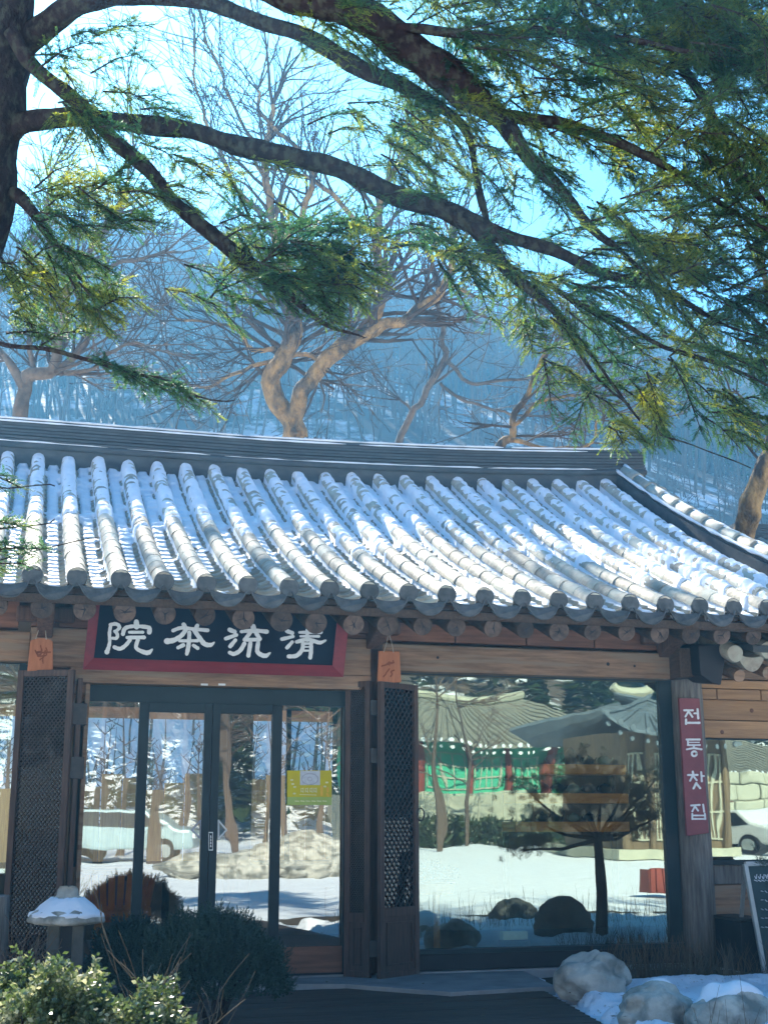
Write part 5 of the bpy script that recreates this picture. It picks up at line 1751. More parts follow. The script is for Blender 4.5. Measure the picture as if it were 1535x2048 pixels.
# ---- bare trees behind the house ------------------------------------------------------
def bare_tree(name, label, skel, base, seed, mat, twk=1.0, group='bare trees rising behind the roof', depth=3, tw_per=6, tl=1.6, minr=0.006, tmat=None):
    rr_ = random.Random(seed)
    t = thing(name, label, 'tree', tuple(base), group)
    mbs = MB()
    for i, S in enumerate(skel):
        P_, Rr = px(S)
        P_, Rr = smooth_path(P_, [q * (0.8 if i < 2 else 0.68) for q in Rr], k=5, wob=0.10, seed=seed + i)
        mb = MB(); mb.tube(P_, Rr, 14 if max(Rr) > .08 else 8)
        mb.build('trunk' if i == 0 else 'limb', mat, t, smooth=True)
        n = int(tw_per * len(P_) / 8)
        for k in range(n):
            j = rr_.randint(len(P_) // 3 if i < 2 else 1, len(P_) - 1)
            d = (P_[j] - P_[max(j - 1, 0)])
            if d.length < 1e-6: continue
            d.normalize()
            nd = (d + Vector((rr_.gauss(0, .7), rr_.gauss(0, .5), rr_.gauss(0.15, .5)))).normalized()
            twigs(mbs, P_[j], nd, tl * rr_.uniform(.5, 1.1), max(min(Rr[j] * .45, 0.045), 0.014), depth, rr_, .5, 4, 3, 0.02, minr, 3)
        d = (P_[-1] - P_[-3]).normalized()
        for k in range(3):
            nd = (d + Vector((rr_.gauss(0, .4), rr_.gauss(0, .3), rr_.gauss(0, .4)))).normalized()
            twigs(mbs, P_[-1], nd, tl, max(Rr[-1] * .8, 0.016), depth, rr_, .45, 4, 3, 0.02, minr, 3)
    mbs.build('twigs', tmat or 'bark_twig', t, kind='stuff')
    return t
M['bark_twig'] = pm('bark_twig', (0.10, 0.07, 0.05), (0.045, 0.035, 0.03), 3, 0.95)
T1 = 22.0
mid = [
 [(600, 1180, T1, 34), (592, 960, T1, 30), (585, 865, T1, 27), (565, 822, T1, 26), (545, 790, T1, 24), (550, 740, T1, 24), (585, 690, T1, 22), (588, 640, T1, 18), (575, 560, T1, 17), (560, 500, T1, 15), (548, 440, T1, 12), (532, 360, T1, 10), (535, 280, T1, 8), (545, 210, T1, 6)],
 [(590, 880, T1, 27), (596, 820, T1, 22), (612, 770, T1, 20), (650, 720, T1, 20), (700, 680, T1, 22), (760, 650, T1, 15), (830, 622, T1, 12), (890, 570, T1, 10), (905, 500, T1, 8), (900, 420, T1, 6)],
 [(720, 672, T1, 16), (752, 610, T1, 16), (765, 560, T1, 15), (757, 480, T1, 13), (762, 400, T1, 11), (800, 330, T1, 8), (850, 250, T1, 6), (890, 150, T1, 4)],
 [(560, 500, T1, 11), (600, 440, T1, 10), (625, 360, T1, 9), (600, 300, T1, 7), (530, 240, T1, 6), (515, 180, T1, 4)],
 [(757, 480, T1, 8), (700, 420, T1, 8), (640, 370, T1, 7), (600, 350, T1, 5)],
 [(560, 735, T1, 8), (590, 705, T1, 7), (625, 715, T1, 7), (640, 740, T1, 5)],
 [(548, 720, T1, 8), (480, 745, T1, 6), (420, 770, T1, 5), (380, 770, T1, 3)],
 [(550, 700, T1, 8), (500, 690, T1, 7), (450, 650, T1, 5), (380, 640, T1, 4), (340, 620, T1, 3)],
 [(548, 440, T1, 8), (470, 380, T1, 7), (440, 300, T1, 6), (400, 200, T1, 4), (390, 80, T1, 3)],
 [(890, 570, T1, 7), (960, 590, T1, 5), (1060, 600, T1, 3)],
 [(532, 360, T1, 6), (490, 260, T1, 5), (440, 150, T1, 4), (410, 60, T1, 3)],
]
bare_tree('bare_tree', 'twisted bare tree with a forked pale trunk rising behind the middle of the roof ridge', mid, (pD(600, 1180, T1).x, pD(600, 1180, T1).y, 2.0), 5, 'bark_light', tl=1.3, tw_per=6, depth=2)
T2 = 20.0
lt = [[(30, 1000, T2, 22), (42, 820, T2, 19), (60, 760, T2, 17), (105, 740, T2, 15), (128, 660, T2, 12), (140, 560, T2, 9), (180, 500, T2, 7), (230, 430, T2, 5)],
      [(50, 780, T2, 14), (20, 730, T2, 10), (0, 690, T2, 8), (-30, 620, T2, 6)],
      [(110, 740, T2, 12), (160, 700, T2, 9), (200, 590, T2, 9), (215, 540, T2, 8), (270, 520, T2, 6), (330, 505, T2, 4)],
      [(120, 750, T2, 8), (180, 735, T2, 6), (240, 690, T2, 5), (290, 692, T2, 4)],
      [(62, 760, T2, 9), (60, 690, T2, 8), (70, 600, T2, 6), (60, 500, T2, 5)],
      [(128, 660, T2, 8), (110, 560, T2, 6), (90, 440, T2, 5), (110, 330, T2, 4)],
      [(180, 500, T2, 6), (250, 380, T2, 5), (265, 260, T2, 3)]]
bare_tree('bare_tree', 'spreading bare tree behind the left end of the roof ridge', lt, (pD(30, 1000, T2).x, pD(30, 1000, T2).y, 1.5), 8, 'bark_grey', tl=1.1, tw_per=6, depth=2)
T3 = 26.0
r1 = [[(770, 1000, T3, 12), (800, 870, T3, 9), (850, 790, T3, 8), (885, 720, T3, 8), (882, 660, T3, 6), (870, 560, T3, 4)],
      [(885, 720, T3, 6), (940, 765, T3, 5), (1010, 762, T3, 4), (1060, 755, T3, 3)],
      [(880, 765, T3, 5), (930, 800, T3, 5), (1020, 830, T3, 4)],
      [(820, 830, T3, 5), (800, 800, T3, 3)]]
bare_tree('bare_tree', 'slim leaning bare tree behind the roof ridge right of the forked trunk', r1, (pD(770, 1000, T3).x, pD(770, 1000, T3).y, 2.5), 9, 'bark_grey', tl=1.2, tw_per=4, depth=2)
T4 = 19.0
r2 = [[(960, 960, T4, 16), (1000, 885, T4, 12), (1030, 870, T4, 9), (1035, 820, T4, 8), (1060, 770, T4, 6), (1090, 700, T4, 4)],
      [(1030, 850, T4, 6), (1090, 800, T4, 5), (1160, 790, T4, 3)],
      [(1010, 880, T4, 8), (1120, 900, T4, 5), (1180, 880, T4, 4), (1200, 840, T4, 3)]]
bare_tree('bare_tree', 'low crooked bare tree just behind the right half of the ridge', r2, (pD(960, 960, T4).x, pD(960, 960, T4).y, 2.0), 10, 'bark_light', tl=0.9, tw_per=4, depth=2)
T5 = 15.5
r3 = [[(1440, 1400, T5, 30), (1490, 1060, T5, 28), (1510, 980, T5, 27), (1535, 910, T5, 25), (1590, 780, T5, 22), (1640, 600, T5, 18)],
      [(1590, 780, T5, 16), (1560, 660, T5, 12), (1530, 560, T5, 8)]]
bare_tree('leaning_tree', 'smooth reddish tree trunk leaning out of the picture at the right beyond the gable', r3, (pD(1440, 1400, T5).x, pD(1440, 1400, T5).y, 0), 11, 'bark_light', group=None, tl=1.0, tw_per=2)

# ---- small roof seen beyond the gable at the right -------------------------------------
nb = thing('outbuilding', 'small grey tiled roof seen beyond the gable below the leaning trunk', 'building', (14.5, 9.0, 0))
yq = 10.0
a = pY(1475, 1046, yq); b = pY(1700, 1058, yq)
mb = MB(); mb.box(a.x, a.x + 5, yq - 1.6, yq + 1.6, 0, a.z - 1.2); mb.build('wall', 'wall_in', nb)
mb = MB()
for i in range(7):
    z = a.z - 0.02 - i * 0.045
    mb.box(a.x - .1, a.x + 5.2, yq - 0.14 - 0.006 * (i % 2), yq + .14, z - 0.036, z)
mb.build('roof_ridge', 'tile_dark', nb)
mb = MB()
mb.slab([Vector((a.x - .1, yq, a.z - 0.35)), Vector((a.x + 5.2, yq, a.z - .35)), Vector((a.x + 5.2, yq - 2.3, a.z - 1.5)), Vector((a.x - .1, yq - 2.3, a.z - 1.5))], (0, 0, -.1))
mb.slab([Vector((a.x - .1, yq, a.z - 0.35)), Vector((a.x + 5.2, yq, a.z - .35)), Vector((a.x + 5.2, yq + 2.3, a.z - 1.5)), Vector((a.x - .1, yq + 2.3, a.z - 1.5))], (0, 0, -.1))
mb.build('roof_slope', 'tile_dark', nb)
mb = MB()
for i in range(18):
    x = a.x + .05 + i * .3
    mb.tube([(x, yq - .1, a.z - 0.33), (x, yq - 2.32, a.z - 1.44)], 0.075, 8)
mb.build('roll_tiles', 'tile', nb, kind='stuff')
mb = MB(); mb.slab([Vector((a.x, yq, a.z - .03)), Vector((a.x + 5, yq, a.z - .03)), Vector((a.x + 5, yq + .1, a.z - .03)), Vector((a.x, yq + .1, a.z - .03))], (0, 0, .03)); mb.build('ridge_snow', 'snow', nb)

# ---- hillside wood ----------------------------------------------------------------------
def forest(name, label, n, xr, yr_, seed, mat, h=(9, 16), r0=(.07, .16), branches=7, keep=None, twig=0.03):
    rr_ = random.Random(seed)
    mb = MB()
    k = 0
    while k < n:
        x = rr_.uniform(*xr); y = rr_.uniform(*yr_)
        if keep and not keep(x, y): 
            continue
        k += 1
        z = hz(x, y) - 0.3
        H = rr_.uniform(*h); r = rr_.uniform(*r0)
        ln = Vector((rr_.gauss(0, .10), rr_.gauss(0, .10), 1)).normalized()
        pts = [Vector((x, y, z))]
        for j in range(4): pts.append(pts[-1] + (ln + Vector((rr_.gauss(0, .05), rr_.gauss(0, .05), 0))) * H / 4)
        mb.tube(pts, [r, r * .85, r * .65, r * .42, r * .12], 4, cap=False)
        for b_ in range(branches):
            t = rr_.uniform(.35, .98)
            i_ = min(int(t * 4), 3); q = pts[i_].lerp(pts[i_ + 1], t * 4 - i_)
            a_ = rr_.uniform(0, 6.28); L_ = H * rr_.uniform(.10, .26) * (1.25 - t)
            e = q + Vector((math.cos(a_) * L_, math.sin(a_) * L_, L_ * rr_.uniform(.3, 1.1)))
            m_ = q.lerp(e, .5) + Vector((0, 0, -.05 * L_))
            mb.tube([q, m_, e], [twig, twig * .7, twig * .3], 3, cap=False)
            for c_ in range(2):
                f = q.lerp(e, rr_.uniform(.3, .9)); g_ = f + Vector((rr_.gauss(0, .3), rr_.gauss(0, .3), rr_.uniform(.1, .6))) * L_ * .8
                mb.tube([f, g_], [twig * .5, twig * .25], 3, cap=False)
    return mb.build(name, mat, None, kind='stuff', label=label)
def near_wood(x, y): return True
vis = lambda x, y: (-0.12 < x / (y + 10.5) < 0.72)
M['forest'] = pm('forest', (0.16, 0.115, 0.085), (0.06, 0.05, 0.045), .12, 0.95)
forest('hillside_wood', 'bare blue hazy wood covering the hill behind the house', 3600, (-10, 95), (44, 118), 31, 'forest', h=(5, 10.5), r0=(.035, .10), keep=vis, branches=13, twig=.034)
forest('hillside_wood_fringe', 'bare trunks and snowy undergrowth low on the hill behind the roof', 420, (-6, 40), (19, 44), 32, 'forest', h=(1.5, 3.6), r0=(.02, .05), branches=14, keep=vis, twig=.016)
forest('back_garden_shrubs', 'bare shrubs behind the house seen through its back windows', 160, (-3, 9), (10.5, 18), 33, 'forest', h=(1.8, 3.6), r0=(.02, .05), branches=12, keep=near_wood, twig=.014)
# dark conifers among the bare trees on the hill: countable
def cone_tree(name, label, x, y, H, W, seed, mat='hillgreen', group=None, tri=900):
    r_ = np.random.default_rng(seed)
    z0 = hz(x, y) - .2
    t = thing(name, label, 'tree', (x, y, z0), group)
    mb = MB(); mb.tube([(x, y, z0), (x, y, z0 + H * .95)], [H * .016, H * .004], 6); mb.build('trunk', 'forest', t)
    n = tri
    tt_ = r_.uniform(0.22, 1, n) ** 0.9
    a = r_.uniform(0, 6.283, n); rad = W * (1.02 - tt_) * r_.uniform(.2, 1, n) ** .5 * (1 + .25 * np.sin(a * 3 + seed) + .2 * np.sin(tt_ * 40))
    c = np.stack([x + rad * np.cos(a), y + rad * np.sin(a), z0 + H * tt_ - rad * .25], -1)
    s = H * 0.045
    d1 = r_.normal(0, 1, (n, 3)) * s * np.array([1, 1, .35]); d2 = r_.normal(0, 1, (n, 3)) * s * np.array([1, 1, .35])
    V = np.stack([c, c + d1, c + d2], 1).reshape(-1, 3)
    npmesh('crown', V, np.arange(len(V)).reshape(-1, 3), mat, t, kind='stuff')
r_ = np.random.default_rng(15)
hV = []
k = 0
while k < 260:
    x = r_.uniform(-8, 95); y = r_.uniform(46, 116)
    if not vis(x, y) or fbm(np.array([x * .05]), np.array([y * .05]), 3, 2)[0] < .36: continue
    k += 1
    H = r_.uniform(4, 8.5); W_ = r_.uniform(1.0, 2.0); z0 = hz(x, y)
    n = 260
    t_ = r_.uniform(0.12, 1, n) ** .9; a_ = r_.uniform(0, 6.283, n)
    rad = W_ * (1.02 - t_) * r_.uniform(.2, 1, n) ** .5 * (1 + .25 * np.sin(a_ * 3 + k))
    c = np.stack([x + rad * np.cos(a_), y + rad * np.sin(a_), z0 + H * t_ - rad * .25], -1)
    d1 = r_.normal(0, 1, (n, 3)) * H * .035 * np.array([1, 1, .35]); d2 = r_.normal(0, 1, (n, 3)) * H * .035 * np.array([1, 1, .35])
    hV.append(np.stack([c, c + d1, c + d2], 1).reshape(-1, 3))
hV = np.concatenate(hV)
M['hillgreen'] = leafmat('hillgreen', (0.02, 0.04, 0.025), (0.045, 0.07, 0.03), None, 0.25, scale=.4)
M['gold'] = leafmat('gold', (0.42, 0.28, 0.07), (0.55, 0.40, 0.12), None, 0.35, scale=.8)

npmesh('hillside_conifer_wood', hV, np.arange(len(hV)).reshape(-1, 3), 'hillgreen', None, kind='stuff', label='scattered dark conifers in the bare hillside wood')
# ================================================================== THE COURT BEHIND THE CAMERA (what the windows mirror)
M['green'] = pm('green', (0.05, 0.46, 0.26), (0.06, 0.36, 0.22), 2, 0.6)
M['temple_red'] = pm('temple_red', (0.26, 0.06, 0.045), None, 4, 0.6)
M['plaster'] = pm('plaster', (0.46, 0.45, 0.34), (0.34, 0.34, 0.26), 1.5, 0.8)
M['ochre_tile'] = pm('ochre_tile', (0.26, 0.25, 0.20), (0.17, 0.17, 0.14), 3, 0.8)
M['slate'] = pm('slate', (0.10, 0.13, 0.15), (0.14, 0.17, 0.19), 3, 0.7)
M['gold_reed'] = pm('gold_reed', (0.72, 0.48, 0.16), (0.50, 0.30, 0.10), 5, 0.8, stretch=(9, 9, .6), rand=.3)
M['brownwood'] = pm('brownwood', (0.20, 0.14, 0.08), (0.12, 0.09, 0.06), 2, 0.7, stretch=(3, 3, .4))
M['carwhite'] = pm('carwhite', (0.72, 0.74, 0.74), None, 4, 0.3, hi=.9, spec=.6)
M['carcyan'] = pm('carcyan', (0.38, 0.52, 0.54), None, 4, 0.35, hi=.9, spec=.5)
M['carblue'] = pm('carblue', (0.18, 0.30, 0.36), None, 4, 0.3, spec=.6)
M['carglass'] = pm('carglass', (0.03, 0.04, 0.05), None, 4, 0.1, spec=.8)
def court_hall(label, x0, x1, yc, dep, zb, ze, zr_, wallmat='green', roofmat='ochre_tile', npost=7, over=1.2, hip=2.5, colmat='temple_red', ends='white'):
    t = thing('temple_hall', label, 'temple building', ((x0 + x1) / 2, yc, 0))
    mb = MB(); mb.box(x0, x1, yc - dep / 2, yc + dep / 2, zb, ze); mb.build('wall', wallmat, t)
    mb = MB(); mb.box(x0 - .5, x1 + .5, yc - dep / 2 - .5, yc + dep / 2 + .5, 0, zb); mb.build('stone_base', 'plaster', t)
    for i in range(npost):
        x = x0 + (x1 - x0) * i / (npost - 1)
        mb = MB(); mb.tube([(x, yc + dep / 2 + .1, zb), (x, yc + dep / 2 + .1, ze)], .17, 10); mb.build('column', colmat, t)
        if i < npost - 1:
            xm = x + (x1 - x0) / (npost - 1) / 2; w = (x1 - x0) / (npost - 1) * .36
            mb = MB()
            for q in range(5):
                mb.box(xm - w + q * w / 2 - .03, xm - w + q * w / 2 + .03, yc + dep / 2 + .02, yc + dep / 2 + .06, zb + .3, ze - .7)
            for q in range(4):
                z = zb + .3 + (ze - 1 - zb) * q / 3
                mb.box(xm - w, xm + w, yc + dep / 2 + .02, yc + dep / 2 + .055, z - .03, z + .03)
            mb.build('door_lattice', 'plaster', t)
    n = 10
    R_ = []
    for s in (1, -1):
        mb = MB()
        for i in range(n):
            a, b = i / n, (i + 1) / n
            f = lambda q: zr_ + .0 - (zr_ - ze + .2) * (q + .25 * q * (1 - q) * 1.0) 
            for j in range(12):
                p, q_ = j / 12, (j + 1) / 12
                def pt_(u_, v_):
                    xa = x0 + hip * (1 - v_) - over * v_; xb = x1 - hip * (1 - v_) + over * v_
                    x = xa + (xb - xa) * u_
                    lift = .55 * abs(2 * u_ - 1) ** 3 * v_ + .25 * abs(2 * u_ - 1) ** 3
                    return Vector((x, yc + s * (dep / 2 + over) * v_, f(v_) + lift))
                q4 = [pt_(p, a), pt_(q_, a), pt_(q_, b), pt_(p, b)]
                mb.slab(q4, (0, 0, -.1))
        mb.build('roof_slope', roofmat, t)
    # rows of tiles with pale end discs
    mb = MB(); me = MB()
    nn = int((x1 - x0 + 2 * over) / .42)
    for k in range(nn):
        u_ = (k + .5) / nn
        pts = []
        for v_ in (0, .25, .5, .75, 1):
            xa = x0 + hip * (1 - v_) - over * v_; xb = x1 - hip * (1 - v_) + over * v_
            z = zr_ - (zr_ - ze + .2) * (v_ + .25 * v_ * (1 - v_)) + .55 * abs(2 * u_ - 1) ** 3 * v_ + .25 * abs(2 * u_ - 1) ** 3
            pts.append(Vector((xa + (xb - xa) * u_, yc + (dep / 2 + over) * v_, z + .03)))
        mb.tube(pts, .085, 6)
        e = pts[-1]
        me.tube([e, e + Vector((0, .05, 0))], .10, 10)
        me.tube([e + Vector((.1, -.25, -.32)), e + Vector((.1, -.17, -.32))], .085, 8)
    mb.build('roll_tiles', roofmat, t, kind='stuff'); me.build('tile_and_rafter_ends', ends, t, kind='stuff')
    mb = MB()
    pts = [Vector((x0 + hip + (x1 - x0 - 2 * hip) * k / 10, yc, zr_ + .25 + .25 * abs(2 * k / 10 - 1) ** 3)) for k in range(11)]
    mb.tube(pts, .2, 8); mb.build('ridge', 'plaster', t)
    return t
# main green hall
h0, h1 = mir(830, 1600, 47).x, mir(1190, 1600, 47).x
court_hall('green and red temple hall with snow tipped roof tiles mirrored in the big window', h0 - 2, h1, -50, 6, mir(1000, 1590, 47).z, mir(1000, 1490, 47).z + .2, mir(1000, 1412, 50).z, npost=6)
# slate roofed pavilion nearer, right
q0, q1 = mir(1262, 1500, 27).x, mir(1400, 1500, 27).x
pv = court_hall('slate roofed timber pavilion mirrored in the upper right of the big window', q0, q1 + 1.0, -30, 5, .3, mir(1250, 1462, 27).z, mir(1250, 1398, 30).z, wallmat='brownwood', roofmat='slate', npost=5, over=1.4, hip=2.4, colmat='brownwood', ends='slate')
# hall mirrored in the right bay
s0, s1 = mir(1400, 1600, 44).x, mir(1640, 1600, 44).x
court_hall('pale walled hall with double rows of round tile ends mirrored in the right window', s0 + 3.0, s1 + 8, -62, 8, 1.5, mir(1480, 1545, 60).z, mir(1480, 1480, 62).z, wallmat='plaster', npost=6)
# retaining wall of pale stones in front of it
rw = thing('retaining_wall', 'pale stone retaining wall below the mirrored hall', 'wall', (s0 + 8, -48, 0))
rr = random.Random(40)
zt = 3.2
z = 0
me_st = None
while z < zt:
    x = s0 - 1.0; hh = rr.uniform(.5, .75)
    while x < s0 + 22:
        w = rr.uniform(.7, 1.3)
        mb = MB(); mb.box(x + .02, x + w - .02, -48.4, -47.6 + rr.uniform(-.1, .12), z + .02, z + hh - .02)
        mb.build('stone', 'plaster', rw, bev=0.08)
        x += w
    z += hh
# gallery fence with pale posts below the green hall
fe = thing('court_fence', 'row of pale posts and rails along the far edge of the snowy court', 'fence', (h0, -44, 0))
for k in range(22):
    x = h0 - 4 + k * .85
    mb = MB(); mb.tube([(x, -44 + .2 * (k % 2), 0), (x, -44 + .2 * (k % 2), 2.3)], .07, 6); mb.build('post', 'plaster', fe)
for z in (.9, 2.2):
    mb = MB(); mb.box(h0 - 4, h0 + 14, -44.05, -43.98, z, z + .08); mb.build('rail', 'plaster', fe)
# clipped dark hedge in front of the hall
r_ = np.random.default_rng(8)
n = 9000
hp = np.stack([r_.uniform(h0 - 4, h0 + 13, n), r_.uniform(-44.6, -42.8, n), r_.uniform(.05, 1.5, n)], -1)
hp[:, 2] *= .55 + .5 * fbm(hp[:, 0] * .9, hp[:, 1] * 0 + 2, 4, 3)
hd = r_.normal(0, 1, (n, 2, 3)) * .13
npmesh('hedge', np.concatenate([hp[:, None], hp[:, None] + hd], 1).reshape(-1, 3), np.arange(n * 3).reshape(-1, 3), 'hillgreen', None, label='low dark hedge in front of the mirrored green temple hall', category='hedge')
# parked cars
def car(label, x, y, rot, mat, s=1.0, H=1.5):
    t = thing('parked_car', label, 'car', (x, y, 0), 'cars parked in the court')
    t.rotation_euler = (0, 0, rot)
    M4 = Matrix.Translation(Vector((x, y, 0))) @ Matrix.Rotation(rot, 4, 'Z')
    def put(mb, nm, m_, smooth=False, bev=0.0, par=None):
        o = mb.build(nm, m_, None, smooth=smooth, bev=bev)
        o.parent = par or t
        return o
    side_ = [(-2.2, .35), (-2.25, .75), (-1.5, .95), (-.9, H), (.9, H), (1.7, .98), (2.2, .85), (2.25, .35)]
    mb = MB(); mb.slab([Vector((a, -.86, b)) for a, b in side_], (0, 1.72, 0))
    body = put(mb, 'body', mat, bev=.08)
    for yy_ in (-.87, .83):
        mb = MB(); mb.slab([Vector((-1.35, yy_, .98)), Vector((-.85, yy_, H - .08)), Vector((.82, yy_, H - .08)), Vector((1.45, yy_, .99))], (0, .04, 0)); put(mb, 'side_window', 'carglass')
    for xx, s_ in ((-1.55, -1), (-1.55, 1), (1.45, -1), (1.45, 1)):
        mb = MB(); mb.tube([(xx, s_ * .70, .33), (xx, s_ * .90, .33)], .33, 16); w_ = put(mb, 'wheel', 'black')
        mb = MB(); mb.tube([(xx, s_ * .89, .33), (xx, s_ * .91, .33)], .19, 12); put(mb, 'rim', 'alu_pale', par=w_)
    for s_ in (-.6, .6):
        mb = MB(); mb.box(2.2, 2.28, s_ - .18, s_ + .18, .62, .76); put(mb, 'headlight', 'white')
p = mir(1520, 1690, 30); car('white car mirrored at the right edge of the right window', p.x, -31, R(80), 'carwhite')
p = mir(1445, 1690, 32); car('grey blue car mirrored beside the log post', p.x - .3, -33, R(8), 'carblue')
p = mir(235, 1690, 30); car('pale cyan car mirrored in the left door pane', p.x, -30, R(15), 'carcyan')
p = mir(90, 1690, 34); car('grey blue car mirrored behind the left lattice leaf', p.x, -33, R(0), 'carblue')
# stones and low wall mirrored in the door
for i, (u, w, h) in enumerate(((470, .9, .55), (530, 1.1, .75), (600, 1.0, .95), (655, .8, .7), (380, .8, .5))):
    q = mir(u, 1700, 20)
    o = blob('boulder', (q.x, -18 - i * .3, h * .3), (w, w * .7, h * .65), 'stone', None, seed=50 + i, amp=.22)
    o['label'] = ('mossy stone under the palm like shape in the third door pane', 'brown boulder mirrored left of the yellow notice', 'tallest pale boulder mirrored below the yellow notice', 'rounded boulder mirrored at the right edge of the doors', 'low flat stone mirrored by the middle door stile')[i]
    o['category'] = 'boulder'; o['group'] = 'boulders mirrored in the sliding door'
# golden reed screen behind the house, seen through the back windows
sc_ = thing('reed_screen', 'golden reed screen standing behind the house seen through its glass doors', 'fence', (2.5, 9, 0))
for k in range(26):
    x = -1.2 + k * .3
    h = 1.75 + .12 * math.sin(k * 1.7)
    mb = MB(); mb.box(x, x + .285, 9.0, 9.05, .1, h); mb.build('reed_panel', 'gold_reed', sc_)
# dwarf pine in the bed at the right, out of frame but mirrored
dp = thing('dwarf_pine', 'small spreading pine in the bed right of the deck mirrored in the big window', 'tree', (6.1, -2.65, 0))
zt_ = lambda v: mir(1193, v, 2.65).z
xt = mir(1193, 1700, 2.65).x
mb = MB(); mb.tube([(xt, -2.65, -.05), (xt + .02, -2.65, .5), (xt, -2.65, 1.05)], [.07, .06, .05], 10); mb.build('trunk', 'bark', dp, smooth=True)
rr = random.Random(77)
tips = []
mbl = MB()
for (u, v) in ((1040, 1570), (1060, 1640), (1045, 1700), (1110, 1560), (1150, 1530), (1200, 1540), (1250, 1570), (1290, 1600), (1320, 1630), (1130, 1640), (1270, 1660), (1200, 1590), (1160, 1600), (1310, 1560)):
    yd = 2.65 + rr.uniform(-.35, .35)
    e = mir(u, v, yd)
    s0_ = Vector((xt, -2.65, 1.02))
    mid_ = s0_.lerp(e, .5) + Vector((0, 0, -.05))
    mbl.tube([s0_, mid_, e], [.028, .018, .008], 6)
    tips.append((e, .17)); tips.append((mid_.lerp(e, .5) + Vector((0, 0, .06)), .12))
mbl.build('limb', 'bark', dp, smooth=True)
pos = []; dr = []
for e, r_ in tips:
    for k in range(44):
        o = Vector((rr.gauss(0, 1), rr.gauss(0, 1), rr.gauss(0, .6))) * r_ * .7
        pos.append(tuple(e + o)); dr.append((rr.gauss(0, .6), rr.gauss(0, .6), 1))
PT = twig_template(40, .06, .075, .003, 9, .8)
V_, F_ = stamp(PT[0], PT[1], np.array(pos), np.array(dr), np.full(len(pos), .9))
npmesh('needles', V_, F_, 'yew', dp, kind='stuff')
# red planter mirrored low right
q = mir(1322, 1775, 9); 
rp = thing('red_planter', 'red slatted planter box mirrored low in the right corner of the big window', 'planter', (q.x, -9, 0))
for k in range(5):
    mb = MB(); mb.box(q.x - .05 + k * .11, q.x + .04 + k * .11, -9.3, -9.25, .05, .45); mb.build('slat', 'temple_red', rp)
mb = MB(); mb.box(q.x - .06, q.x + .50, -9.6, -9.31, .05, .42); mb.build('box', 'temple_red', rp)
# dry grass edging of the beds mirrored along the bottom of the window
mb = MB()
for k in range(1000):
    x = rr.uniform(3.6, 9.5); y = rr.uniform(-5.2, -3.6)
    h = rr.uniform(.10, .34) * (1.0 if rr.random() < .8 else 1.5)
    a = rr.uniform(0, 6.28); l_ = rr.uniform(.02, .12)
    p = Vector((x, y, -.04))
    mb.tube([p, p + Vector((math.cos(a) * l_, math.sin(a) * l_, h))], [.003, .001], 3, cap=False)
mb.build('dry_bed_grass', 'dry', None, kind='stuff', label='dry grass in the bed before the big window')
# trees across the court: snowy slope with conifers and bare trees
r_ = np.random.default_rng(5)
cV = []
k = 0
while k < 150:
    x = r_.uniform(-16, 62); y = r_.uniform(-110, -56)
    if not (-0.15 < x / (-y + 10.5) < .75): continue
    k += 1
    H = r_.uniform(7, 13); W_ = r_.uniform(1.8, 3.0); z0 = hz(x, y)
    n = 460
    t_ = r_.uniform(0.08, 1, n) ** .9; a_ = r_.uniform(0, 6.283, n)
    rad = W_ * (1.02 - t_) * r_.uniform(.2, 1, n) ** .5 * (1 + .25 * np.sin(a_ * 3 + k) + .2 * np.sin(t_ * 40))
    c = np.stack([x + rad * np.cos(a_), y + rad * np.sin(a_), z0 + H * t_ - rad * .25], -1)
    d1 = r_.normal(0, 1, (n, 3)) * H * .045 * np.array([1, 1, .35]); d2 = r_.normal(0, 1, (n, 3)) * H * .045 * np.array([1, 1, .35])
    cV.append(np.stack([c, c + d1, c + d2], 1).reshape(-1, 3))
cV = np.concatenate(cV)
npmesh('conifer_wood', cV, np.arange(len(cV)).reshape(-1, 3), 'hillgreen', None, kind='stuff', label='dark conifer wood on the slope across the snowy court')
def bare_simple(label, x, y, H, seed, mat='forest', group=None):
    rr_ = random.Random(seed)
    mb = MB()
    z = hz(x, y)
    pts = [Vector((x, y, z - .1))]
    for j in range(4): pts.append(pts[-1] + Vector((rr_.gauss(0, .08), rr_.gauss(0, .08), 1)) * H / 4)
    mb.tube(pts, [.13, .11, .08, .05, .02], 6, cap=False)
    for b_ in range(16):
        t = rr_.uniform(.3, 1); i_ = min(int(t * 4), 3); q = pts[i_].lerp(pts[i_ + 1], t * 4 - i_)
        twigs(mb, q, (rr_.gauss(0, .8), rr_.gauss(0, .8), .7), H * .2, .035, 2, rr_, .5, 3, 3, 0, .012, 3)
    return mb.build('court_bare_tree', mat, None, label=label, category='tree', group=group)
for k, (u, yd) in enumerate(((190, 30), (240, 36), (310, 28), (350, 40), (400, 33), (470, 26), (530, 38), (580, 30), (640, 35), (10, 26), (880, 38), (930, 41), (70, 30))):
    q = mir(u, 1690, yd)
    bare_simple('bare tree in the court mirrored ' + ('at the left edge of the first door pane', 'in the middle of the first door pane', 'at the left of the second door pane', 'in the middle of the second door pane', 'at the right of the second door pane', 'in the third door pane', 'by the stile left of the notice', 'just left of the yellow notice', 'just right of the yellow notice', 'in the narrow left window', 'at the left edge of the big window', 'second from the left in the big window', 'behind the left lattice leaf')[k], q.x, q.y, 7 + (k * 7 % 4), 200 + k, group='bare court trees')
